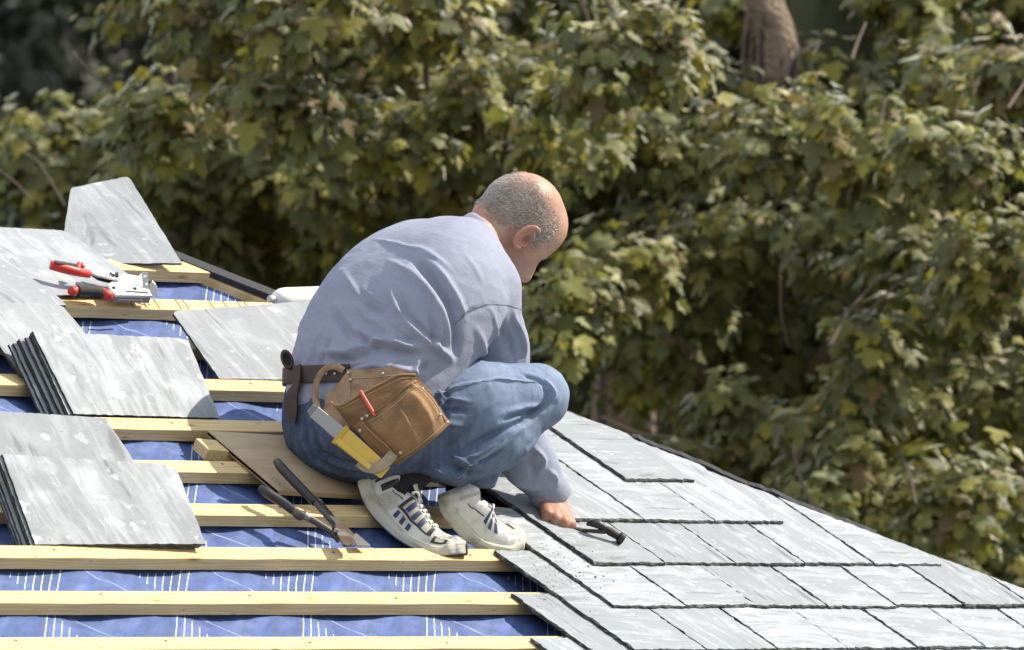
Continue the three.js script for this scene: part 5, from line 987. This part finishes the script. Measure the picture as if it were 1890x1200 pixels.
// ---------------------------------------------------------------- slate cutter lying on the slates at upper left
{
  const K = (x, y, h) => onRoof(x, y, h);
  const cut2 = thing('slate_cutter', K(200, 540, 0.02), 'slate cutter with red handles and pale metal jaws lying on the upper left slates', 'slate cutter');
  const red = std(0.55, 0.035, 0.02, { roughness: 0.4 }), grip = std(0.035, 0.033, 0.032, { roughness: 0.85, bumpMap: leatherBump, bumpScale: 0.002 }), pale = std(0.72, 0.71, 0.68, { metalness: 0.25, roughness: 0.4 }), stl = std(0.5, 0.5, 0.5, { metalness: 0.85, roughness: 0.35 }), dk = std(0.05, 0.05, 0.05, { metalness: 0.5, roughness: 0.5 });
  part('upper_handle', tube([K(93, 489, 0.055), K(112, 494, 0.056), K(140, 501, 0.055), K(164, 506, 0.05)], [0.011, 0.012, 0.0115, 0.0095], 14), red, cut2);
  part('upper_grip', roofPlate([[100, 482], [140, 489], [142, 493], [102, 487]], 0.066, 0.003), grip, cut2);
  part('thumb_stop', tube([K(143, 497, 0.055), K(147, 487, 0.062), K(155, 494, 0.058)], [0.007, 0.0065, 0.005], 10), red, cut2);
  part('lever', roofPlate([[163, 499], [182, 500], [206, 506], [222, 513], [222, 519], [204, 517], [180, 512], [163, 506]], 0.045, 0.006), pale, cut2);
  part('lever_web', roofPlate([[165, 508], [182, 513], [206, 518], [222, 518], [204, 524], [180, 518]], 0.03, 0.012), dk, cut2);
  part('spring_catch', tube([K(203, 504, 0.055), K(209, 508, 0.056), K(216, 504, 0.056), K(217, 510, 0.055)], [0.0028], 8), dk, cut2);
  part('lower_handle', tube([K(131, 538, 0.035), K(146, 535, 0.036), K(170, 536, 0.035), K(192, 541, 0.033)], [0.0105, 0.011, 0.0115, 0.012], 14), red, cut2);
  part('lower_grip', tube([K(142, 536, 0.037), K(155, 535.5, 0.038), K(172, 537, 0.037), K(188, 541, 0.036)], [0.0116, 0.0124, 0.0126, 0.0122], 14), grip, cut2);
  part('handle_end', tube([K(190, 541, 0.034), K(198, 545, 0.033), K(203, 549, 0.028)], [0.013, 0.0135, 0.010], 14), red, cut2);
  part('body_plate', roofPlate([[197, 529], [224, 512], [226, 509], [252, 514], [255, 513], [262, 506], [266, 520], [276, 545], [279, 550], [212, 549], [203, 540]], 0.034, 0.007), pale, cut2);
  part('slot', roofPlate([[232, 538], [274, 541.5], [272, 540], [232, 537]], 0.042, 0.0012, 0), dk, cut2);
  for (const [x, y] of [[210, 531], [249, 532.5]]) part('bolt', (() => { const g = new THREE.CylinderGeometry(0.0042, 0.0046, 0.004, 8); g.applyQuaternion(ROOFQ); const p = K(x, y, 0.043); g.translate(p.x, p.y, p.z); return g; })(), dk, cut2);
  part('jaw_base', roofPlate([[207, 551], [272, 552], [274, 560], [208, 557]], 0.018, 0.016), std(0.38, 0.33, 0.25, { metalness: 0.4, roughness: 0.5 }), cut2);
  part('jaw_slot', roofPlate([[218, 552.5], [262, 554], [262, 556], [218, 555]], 0.0345, 0.001, 0), dk, cut2);
  const br = (pts, d, t, mat, name) => { const o = M(...pts[0], d), q = pts.map(([x, y]) => { const p = M(x, y, d).sub(o); return [p.x, p.y]; }); part(name, plateGeo(o, V3(1, 0, 0), V3(0, 1, 0), V3(0, 0, 1), ccw(q), t), mat, cut2); };
  const dz = K(268, 545, 0.02).distanceTo(CAM) - 22;
  br([[261, 502], [273, 503], [275, 541], [264, 536]], dz - 0.03, 0.004, stl, 'blade_bracket');
  for (const [x, y] of [[267, 511], [270, 525]]) part('bolt', (() => { const g = new THREE.SphereGeometry(0.0036, 10, 8); const p = M(x, y, dz - 0.036); g.translate(p.x, p.y, p.z); return g; })(), pale, cut2);
  br([[276, 524], [281, 518], [287, 524], [291, 533], [291, 545], [275, 545]], dz - 0.012, 0.004, stl, 'anvil_blade');
}

// ---------------------------------------------------------------- slater's shears lying across the battens
{
  const K = (x, y, h) => onRoof(x, y, h);
  const sh = thing('slate_shears', K(600, 950, 0.02), 'rusty steel shears with two black handles resting on the battens beside the shoes', 'shears');
  const blk = std(0.02, 0.02, 0.022, { roughness: 0.45 }), rustTex = tex(256, 128, (x, y) => { const r = smooth(0.0, 0.25, fbm(x * 6, y * 5, 3, 5) + 0.08), n = 1 + 0.3 * fbm(x * 40, y * 30, 6, 3); return [toS(lerp(0.14, 0.07, r) * n), toS(lerp(0.13, 0.036, r) * n), toS(lerp(0.12, 0.022, r) * n)]; });
  const rs = new THREE.MeshStandardMaterial({ map: rustTex, metalness: 0.35, roughness: 0.6, bumpMap: leatherBump, bumpScale: 0.0015 }), stl = std(0.3, 0.3, 0.3, { metalness: 0.8, roughness: 0.4 }), dull = std(0.1, 0.095, 0.09, { metalness: 0.6, roughness: 0.5 });
  part('handle', tube([K(511, 852, 0.05), K(518, 862, 0.05), K(550, 896, 0.045), K(582, 928, 0.038)], [0.009, 0.0115, 0.0115, 0.0095], 14), blk, sh);
  part('handle', tube([K(481, 901, 0.045), K(490, 908, 0.045), K(520, 927, 0.04), K(546, 946, 0.036)], [0.009, 0.0112, 0.0112, 0.010], 14), blk, sh);
  part('arm', tube([K(580, 926, 0.038), K(586, 933, 0.036), K(618, 968, 0.026), K(634, 992, 0.02)], [0.007, 0.0065, 0.008, 0.007], 10), dull, sh);
  part('arm', tube([K(545, 946, 0.036), K(553, 952, 0.038), K(562, 952, 0.036), K(590, 968, 0.03), K(616, 986, 0.022), K(626, 1000, 0.012)], [0.0095, 0.0115, 0.0085, 0.008, 0.0085, 0.006], 10), dull, sh);
  part('collar', tube([K(561, 951, 0.0365), K(572, 957, 0.034)], [0.0095, 0.009], 12), stl, sh);
  part('blade', roofPlate([[583, 919], [590, 924], [640, 985], [655, 1002], [654, 1010], [634, 1010], [622, 985], [618, 970], [596, 942]], 0.030, 0.005), dull, sh);
  part('blade', roofPlate([[617, 972], [630, 968], [648, 984], [653, 992], [650, 1006], [640, 1010], [632, 1008], [622, 990]], 0.0365, 0.005), rs, sh);
  part('tip', roofPlate([[648, 992], [656, 988], [682, 1010], [656, 1010]], 0.016, 0.006), stl, sh);
  part('pivot', (() => { const g = new THREE.CylinderGeometry(0.006, 0.007, 0.006, 10); g.applyQuaternion(ROOFQ); const p = K(621, 979, 0.043); g.translate(p.x, p.y, p.z); return g; })(), stl, sh);
}

// ---------------------------------------------------------------- white bottle lying behind the roofer
{
  const c = onRoof(503, 552, 0.036), d = V3(0.70, 0.045, -0.70).normalize();
  const b = thing('plastic_bottle', c, 'white plastic bottle lying on the top batten behind the roofer\'s back', 'bottle');
  const lathe = (prof) => { const g = new THREE.LatheGeometry(prof.map(([r, y]) => new THREE.Vector2(r, y)), 28); g.applyQuaternion(new THREE.Quaternion().setFromUnitVectors(V3(0, 1, 0), d)); g.translate(c.x, c.y, c.z); return g; };
  part('bottle_body', lathe([[0.0001, 0.006], [0.012, 0.007], [0.02, 0.014], [0.0255, 0.028], [0.0272, 0.045], [0.0275, 0.24], [0.025, 0.252], [0.0001, 0.254]]), std(0.78, 0.78, 0.72, { roughness: 0.35 }), b);
  part('cap', lathe([[0.0001, -0.012], [0.0075, -0.012], [0.009, -0.01], [0.009, 0.009]]), std(0.5, 0.5, 0.46, { roughness: 0.5 }), b);
}
// ---------------------------------------------------------------- trees behind the house
function leafGeo(seed, fold, droop, lobed = true) {
  const r = rng(seed), half = lobed ? [[0.07, 0.02], [0.20, -0.05], [0.42, -0.02], [0.36, 0.12], [0.33, 0.2], [0.48, 0.27], [0.63, 0.50], [0.46, 0.50], [0.25, 0.47], [0.27, 0.60], [0.30, 0.74], [0.17, 0.80]] : [[0.1, 0.05], [0.26, 0.25], [0.3, 0.5], [0.2, 0.78]];
  const rim = [[0, 0], ...half, [0, 1], ...half.slice().reverse().map(([x, y]) => [-x, y])];
  const pts = rim.map(([x, y]) => [x * (0.94 + 0.12 * r()), y * (0.96 + 0.08 * r())]);
  const z = (x, y) => -fold * Math.abs(x) - droop * y * y + 0.05 * Math.sin(x * 9 + seed) * Math.abs(x) * 2 + 0.04 * Math.sin(y * 8 + seed * 2);
  const pos = [], nn = pts.length, mid = [[0, 0.12], [0, 0.42], [0, 0.7]], uvs = [];
  const P = ([x, y]) => [x, y, z(x, y)], idx = [];
  for (const p of pts.concat(mid)) { pos.push(...P(p)); uvs.push(p[0], p[1]); }
  for (let i = 0; i < nn; i++) { const j = (i + 1) % nn, y = (pts[i][1] + pts[j][1]) / 2, m = nn + (y < 0.22 ? 0 : y < 0.58 ? 1 : 2); idx.push(m, i, j); const y2 = (pts[j][1] + pts[(j + 1) % nn][1]) / 2, m2 = nn + (y2 < 0.22 ? 0 : y2 < 0.58 ? 1 : 2); if (m2 !== m) idx.push(m, j, m2); }
  const g = new THREE.BufferGeometry(); g.setAttribute('position', new THREE.Float32BufferAttribute(pos, 3)); g.setAttribute('uv', new THREE.Float32BufferAttribute(uvs, 2)); g.setIndex(idx); g.computeVertexNormals(); return g;
}
const LEAVES = [leafGeo(1, 0.22, 0.22), leafGeo(2, 0.5, 0.35), leafGeo(3, -0.12, 0.5), leafGeo(4, 0.35, 0.1)];
const leafMat = (r, g, b, through = 0.5) => new THREE.MeshPhysicalMaterial({ color: rgb(r, g, b), roughness: 0.92, transmission: through, thickness: 0, clearcoat: 0.16, clearcoatRoughness: 0.33, side: THREE.DoubleSide });
const leafWhite = leafMat(1, 1, 1);
const TONES = [[0.205, 0.212, 0.040], [0.165, 0.182, 0.048], [0.275, 0.258, 0.040], [0.35, 0.305, 0.036], [0.14, 0.155, 0.058], [0.23, 0.17, 0.058]];
const TONEW = [0.33, 0.26, 0.18, 0.06, 0.14, 0.03];
const toneMats = TONES.map(([r, g, b]) => leafMat(r, g, b));
const barkTex = tex(256, 512, (x, y) => { const n = fbm(x * 9, y * 4, 2, 5), c = smooth(0.25, 0.4, Math.abs(fbm(x * 7, y * 2.2, 7, 4)) * 1.6), m = 1 + 0.35 * n; return [toS(0.185 * m * (1 - 0.75 * c)), toS(0.138 * m * (1 - 0.75 * c)), toS(0.10 * m * (1 - 0.65 * c))]; });
const barkMat = new THREE.MeshStandardMaterial({ map: barkTex, roughness: 0.9, bumpMap: leatherBump, bumpScale: 0.03 });
const twigMat = std(0.105, 0.08, 0.058, { roughness: 0.85 });

// boughs: domes of leafy shoots; each [px, py, depth beyond the roofer, radius in metres]
function crown(tree, boughs, seed, opt = {}) {
  const r = rng(seed), list = [], up = V3(0, 1, 0), twigs = [], q = new THREE.Quaternion(), b = bases.get(tree);
  const size = opt.size ?? 0.078, per = opt.per ?? 10, dens = opt.dens ?? 360;
  for (const [bx, by, bd, R] of boughs) {
    const c = M(bx, by, bd), shoots = Math.round(dens * R * R * (opt.thin ? 0.6 : 1)), sq = 0.62 + 0.3 * r(), lean = (r() - 0.5) * 0.5;
    for (let s = 0; s < shoots; s++) {
      let d; do { d = V3(r() * 2 - 1, r() * 2 - 1, r() * 2 - 1); } while (d.lengthSq() > 1 || d.lengthSq() < 0.05);
      d.normalize(); if (d.y < -0.35 && r() < 0.75) d.y *= -0.6; if (d.z < 0 && r() < 0.55) d.z *= -1;
      const rad = R * Math.pow(0.25 + 0.75 * r(), 0.6) * (0.82 + 0.35 * noise(d.x * 2.2 + bx, d.y * 2.2 + by, d.z * 2.2));
      if (noise(bx * 0.02 + d.x * rad * 5, by * 0.02 + d.y * rad * 5, d.z * rad * 5 + seed) < -0.12) continue;
      const tip = c.clone().add(V3(d.x * rad, d.y * rad * sq + lean * d.x * rad, d.z * rad));
      const dir = V3(d.x * 0.9, d.y * 0.5 + 0.45, d.z * 0.9).add(V3(r() - 0.5, r() - 0.5, r() - 0.5).multiplyScalar(0.7)).normalize();
      if (opt.twigs !== false && r() < 0.2) twigs.push([tip.clone().addScaledVector(dir, -0.22 * (0.5 + r())).add(V3(0, -0.04, 0)), tip.clone().addScaledVector(dir, -0.1).add(V3((r() - 0.5) * 0.03, -0.01, 0)), tip]);
      const a0 = r() * 6.28, n = per + Math.floor(r() * 5), k0 = r(), sm = 0.72 + 0.5 * r(), mood = clamp(r() * 0.8 + (opt.gold ? 0.45 * smooth(330, 80, by) : 0.08), 0, 1);
      for (let l = 0; l < n; l++) {
        const t = l / n, along = -0.17 * Math.pow(1 - t, 1.0), a = a0 + l * 2.4, side = V3(Math.cos(a), 0.0, Math.sin(a));
        side.addScaledVector(dir, -side.dot(dir)).normalize();
        const pet = side.clone().addScaledVector(dir, 0.35 + 0.4 * t).normalize(), p = tip.clone().addScaledVector(dir, along).addScaledVector(pet, 0.02 + 0.045 * r());
        const y = pet.clone().multiplyScalar(0.9).add(V3(0, -0.35 - 0.75 * (1 - t) - 0.4 * r(), 0)).add(V3(r() - 0.5, r() - 0.5, r() - 0.5).multiplyScalar(0.45)).normalize();
        let z = up.clone().multiplyScalar(0.85).addScaledVector(d, 0.55).addScaledVector(pet, 0.25).add(V3(r() - 0.5, r() - 0.5, r() - 0.5).multiplyScalar(0.8)); z.addScaledVector(y, -z.dot(y)).normalize();
        const x = y.clone().cross(z).normalize(), sz = size * sm * (0.45 + 0.85 * r()) * (1 - 0.3 * t);
        let w = r(), tone = 0; if (mood > 0.72) w = clamp(w * 0.7 + 0.42, 0, 0.999); else if (mood < 0.2) w = w * 0.6; while (w > TONEW[tone] && tone < 5) { w -= TONEW[tone]; tone++; }
        list.push({ m: new THREE.Matrix4().makeBasis(x.multiplyScalar(sz), y.multiplyScalar(sz), z.multiplyScalar(sz)).setPosition(p), g: Math.floor(r() * 4), tone, d: p.distanceTo(CAM), p, v: 0.75 + 0.5 * r(), sz });
      }
    }
  }
  // the leaves that show largest are pieces of their own, the rest one mass
  const inView = (l) => { const [x, y] = toPx(l.p); return x > -20 && x < 1910 && y > -20 && y < 1150; };
  const near = list.filter(inView).sort((m, n) => (m.d / m.sz) - (n.d / n.sz)).slice(0, opt.single ?? 300), own = new Set(near);
  for (const l of near) { const m = shade(new THREE.Mesh(LEAVES[l.g], toneMats[l.tone])); m.name = 'leaf'; l.m.clone().premultiply(new THREE.Matrix4().makeTranslation(-b.x, -b.y, -b.z)).decompose(m.position, m.quaternion, m.scale); tree.add(m); }
  const holder = new THREE.Group(); holder.name = 'crown'; holder.userData.kind = 'stuff'; tree.add(holder);
  for (let g = 0; g < 4; g++) {
    const mine = list.filter((l) => l.g === g && !own.has(l)), im = new THREE.InstancedMesh(LEAVES[g], leafWhite, mine.length), col = new THREE.Color();
    mine.forEach((l, i) => { im.setMatrixAt(i, l.m.clone().premultiply(new THREE.Matrix4().makeTranslation(-b.x, -b.y, -b.z))); const [R, G, B] = opt.tint ? opt.tint.map((x) => x * l.v) : TONES[l.tone].map((x) => x * l.v); im.setColorAt(i, col.setRGB(R, G, B)); });
    im.name = 'foliage'; im.userData.kind = 'stuff'; shade(im); holder.add(im);
  }
  if (twigs.length) { const m = part('twigs', merge(twigs.map((t) => tube(t, [0.006, 0.0045, 0.002], 5, false))), twigMat, tree); m.userData.kind = 'stuff'; }
  return list.length;
}
const LEAFCOUNT = [];
function scatter(seed, region, step, jitter, depth, dj, R0, R1) {      // bough centres spread over a region of the view
  const r = rng(seed), out = [], [x0, y0, x1, y1, keep] = region; let row = 0;
  for (let y = y0; y <= y1; y += step * 0.85, row++) for (let x = x0 + (row & 1) * step / 2; x <= x1; x += step) { const px = x + (r() - 0.5) * jitter, py = y + (r() - 0.5) * jitter; if (keep && !keep(px, py)) { r(); r(); continue; } out.push([px, py, depth(px, py) + (r() - 0.5) * dj, lerp(R0, R1, r())]); }
  return out;
}
function trunk(tree, pts, radii, name = 'trunk') { return part(name, tube(pts, radii, 18), barkMat, tree); }
const ground = (p) => p.clone().setY(0);

// 1: the sycamore behind the roofer, left and middle
{
  const foot = ground(M(560, 600, 10));
  const t = thing('sycamore_tree', foot, 'leafy sycamore with yellow-green top filling the view left of and above the roofer', 'tree');
  trunk(t, [foot, foot.clone().add(V3(0.1, 3, 0.1)), M(600, 700, 10.2), M(640, 200, 10.3), M(660, -200, 10.4)], [0.22, 0.17, 0.13, 0.08, 0.04]);
  for (const [x, y, d] of [[300, 250, 9], [450, 60, 9.4], [860, 180, 9.2], [250, 420, 9.0], [900, 420, 9.6]]) trunk(t, [M(610, 640, 10.2), M((610 + x) / 2, 560 * 0.5 + y * 0.5, 9.9), M(x, y, d)], [0.06, 0.04, 0.015], 'limb');
  const edge = (x, y) => x > (y < 60 ? 300 : y < 170 ? 270 : y < 290 ? 230 : y < 330 ? 90 : -400) && x < (y < 140 ? 900 : 880);
  const bl = [...scatter(11, [-200, -120, 1000, 620, edge], 175, 80, (x, y) => 7.5 + 2.4 * smooth(180, 420, y) + 0.25 * Math.sin(x / 130), 0.9, 0.24, 0.42), ...scatter(12, [-100, -60, 1000, 700, edge], 230, 60, (x, y) => 9.6 + 0.001 * y, 0.5, 0.4, 0.55)];
  LEAFCOUNT.push(crown(t, bl, 21, { gold: true }));
  const tw = (p, d, r0, r1) => part('branch', tube(p.map(([x, y], i) => M(x, y, d + 0.1 * i)), [r0 * 0.6, r1 * 0.6], 7), twigMat, t);
  tw([[210, 168], [170, 138], [136, 96]], 7.7, 0.010, 0.006); tw([[330, 180], [300, 140], [270, 82]], 7.6, 0.009, 0.004); tw([[120, 380], [70, 300], [40, 280]], 7.8, 0.007, 0.004); tw([[60, 370], [20, 330], [-10, 310]], 7.8, 0.006, 0.004);
  tw([[575, 130], [555, 60], [500, 30]], 7.8, 0.010, 0.004); tw([[930, 50], [905, 20], [880, -20]], 7.6, 0.008, 0.006); tw([[790, 110], [792, 190], [786, 270]], 7.7, 0.005, 0.004); tw([[330, 140], [318, 110], [310, 60]], 7.8, 0.006, 0.003);
}
// 2: the big sycamore on the right with its grey trunk showing near the top
{
  const foot = ground(M(1400, 600, 9.6));
  const t = thing('sycamore_tree', foot, 'large sycamore right of the roofer, its pale trunk bare near the top edge', 'tree');
  trunk(t, [foot, foot.clone().add(V3(0, 3, 0)), M(1412, 700, 9.4), M(1430, 160, 8.8), M(1437, 105, 8.8), M(1428, 45, 8.8), M(1408, -20, 8.8), M(1400, -300, 9.0)], [0.2, 0.15, 0.11, 0.070, 0.074, 0.064, 0.058, 0.05]);
  trunk(t, [M(1402, 210, 8.95), M(1396, 110, 8.95), M(1404, 20, 8.9), M(1410, -80, 8.9)], [0.062, 0.05, 0.05, 0.05], 'limb');
  for (const [x, y, d] of [[1150, 380, 8.6], [1700, 420, 8.4], [1580, 560, 8.2], [1250, 620, 8.4]]) trunk(t, [M(1410, 760, 9.4), M((1410 + x) / 2, (760 + y) / 2 + 30, 9.0), M(x, y, d)], [0.05, 0.035, 0.012], 'limb');
  const keep = (x, y) => !(x > 1300 && x < 1600 && y < 185) && !(x > 930 && x < 1060 && y > 250 && y < 520) && !(x < 1150 && y > 620);
  const bl = [...scatter(31, [960, 120, 2080, 1240, keep], 185, 90, (x, y) => 8.1 + 0.9 * Math.sin(x / 120 + y / 95) * Math.sin(y / 120), 1.0, 0.22, 0.40), ...scatter(32, [980, 200, 2100, 1280, keep], 250, 70, () => 9.2, 0.6, 0.4, 0.55)];
  bl.push([1370, 215, 7.6, 0.2], [1440, 225, 7.5, 0.2], [1500, 215, 7.7, 0.2], [1410, 260, 7.4, 0.26]);
  LEAFCOUNT.push(crown(t, bl, 41, { single: 300, gold: true }));
  const tw = (p, d, r0, r1) => part('branch', tube(p.map(([x, y], i) => M(x, y, d + 0.1 * i)), [r0 * 0.6, r1 * 0.6], 7), twigMat, t);
  tw([[1572, 110], [1582, 80], [1598, 42]], 7.2, 0.009, 0.006); tw([[1500, 100], [1506, 92], [1512, 80]], 7.3, 0.004, 0.003); tw([[1690, 930], [1680, 880], [1660, 830]], 6.9, 0.008, 0.005); tw([[1530, 640], [1570, 570], [1640, 500]], 7.1, 0.013, 0.008); tw([[1590, 590], [1650, 530], [1690, 490]], 7.2, 0.010, 0.006); tw([[1440, 510], [1442, 580], [1455, 640]], 7.0, 0.007, 0.005); tw([[1510, 950], [1480, 890], [1462, 820]], 6.9, 0.011, 0.007); tw([[1240, 808], [1180, 800], [1110, 770]], 7.4, 0.008, 0.006); tw([[1210, 70], [1185, 60], [1172, 45]], 7.3, 0.008, 0.004); tw([[1860, 200], [1880, 170], [1900, 140]], 7.0, 0.010, 0.006); tw([[1850, 210], [1875, 250], [1900, 290]], 7.0, 0.006, 0.005); tw([[1615, 270], [1625, 230], [1634, 180]], 7.1, 0.006, 0.004);
}
// 3: overhanging tree at the upper right, and the one between the two sycamores at the top
{
  const foot = ground(M(1800, 400, 11.5));
  const t = thing('maple_tree', foot, 'greyish green maple hanging into the upper right corner', 'tree');
  trunk(t, [foot, M(1760, 900, 11.2), M(1745, 300, 10.8), M(1770, -200, 10.6)], [0.2, 0.14, 0.10, 0.06]);
  LEAFCOUNT.push(crown(t, scatter(51, [1570, -160, 2120, 330, (x, y) => y < 300 - (1700 - x) * 0.6 && !(y > 60 && x < 1600)], 170, 80, (x, y) => 9.4 + 0.2 * Math.sin(x / 90), 0.9, 0.26, 0.4), 61, { single: 200 }));
  const foot2 = ground(M(1140, 400, 12));
  const t2 = thing('maple_tree', foot2, 'maple behind the roofer with crooked bare twigs along the top edge', 'tree');
  trunk(t2, [foot2, M(1150, 900, 12), M(1160, 200, 11.6), M(1170, -250, 11.4)], [0.18, 0.12, 0.09, 0.05]);
  LEAFCOUNT.push(crown(t2, scatter(52, [900, -160, 1370, 200], 170, 80, (x, y) => 10.4 + 0.0015 * y, 0.8, 0.24, 0.4), 62, { single: 150 }));
  const tw = (p, d, r0, r1) => part('branch', tube(p.map(([x, y], i) => M(x, y, d)), [r0, r1], 7), twigMat, t2);
  tw([[1142, 52], [1136, 30], [1120, 0], [1118, -20]], 9.6, 0.012, 0.007); tw([[1078, 80], [1085, 40], [1060, -20]], 9.6, 0.008, 0.006);
}
// 4: dark trees further off
{
  const foot = ground(M(60, 300, 30));
  const t = thing('dark_tree', foot, 'dark blurred evergreen far behind at the upper left corner', 'tree');
  trunk(t, [foot, M(70, 300, 30), M(75, -400, 30)], [0.25, 0.18, 0.08]);
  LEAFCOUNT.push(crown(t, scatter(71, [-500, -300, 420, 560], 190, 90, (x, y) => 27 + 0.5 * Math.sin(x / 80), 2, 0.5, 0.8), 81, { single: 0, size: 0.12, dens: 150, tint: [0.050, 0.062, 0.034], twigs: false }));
  const far = new THREE.Group(); far.name = 'far_wood'; tag(far, 'dark mass of woodland seen through gaps between the trees', 'woodland', null, 'stuff'); scene.add(far); bases.set(far, V3(0, 0, 0));
  const r = rng(99), n = 60000;
  for (let g = 0; g < 2; g++) {
    const im = new THREE.InstancedMesh(LEAVES[g], leafWhite, n / 2), col = new THREE.Color(), m = new THREE.Matrix4(), e = new THREE.Euler();
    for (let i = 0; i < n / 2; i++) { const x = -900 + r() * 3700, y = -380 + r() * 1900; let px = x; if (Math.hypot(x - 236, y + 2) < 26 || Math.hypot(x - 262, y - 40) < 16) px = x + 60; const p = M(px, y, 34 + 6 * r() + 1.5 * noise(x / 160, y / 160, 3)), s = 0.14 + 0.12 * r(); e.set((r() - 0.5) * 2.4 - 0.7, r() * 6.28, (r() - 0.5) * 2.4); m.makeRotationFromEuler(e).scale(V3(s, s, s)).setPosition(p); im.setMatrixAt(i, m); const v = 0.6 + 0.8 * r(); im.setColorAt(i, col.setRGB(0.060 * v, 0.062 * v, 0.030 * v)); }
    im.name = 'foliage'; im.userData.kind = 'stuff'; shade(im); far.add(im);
  }
}
{ // the wood runs on to both sides and down to the ground
  const far = scene.getObjectByName('far_wood'), r = rng(123), n = 46000, im = new THREE.InstancedMesh(LEAVES[2], leafWhite, n), col = new THREE.Color(), m = new THREE.Matrix4(), e = new THREE.Euler();
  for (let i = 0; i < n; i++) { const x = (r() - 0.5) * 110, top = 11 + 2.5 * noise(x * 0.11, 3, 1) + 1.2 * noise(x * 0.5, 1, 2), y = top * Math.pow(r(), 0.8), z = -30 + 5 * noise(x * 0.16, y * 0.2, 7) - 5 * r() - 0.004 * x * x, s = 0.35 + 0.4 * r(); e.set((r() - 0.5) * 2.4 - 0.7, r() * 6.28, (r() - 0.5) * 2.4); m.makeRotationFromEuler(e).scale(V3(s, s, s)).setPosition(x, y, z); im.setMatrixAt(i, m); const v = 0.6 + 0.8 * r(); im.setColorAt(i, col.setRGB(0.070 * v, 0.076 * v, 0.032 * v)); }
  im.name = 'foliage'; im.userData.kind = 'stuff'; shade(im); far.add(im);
}
console.log('leaves', LEAFCOUNT.join(' '));

renderer.render(scene, camera);
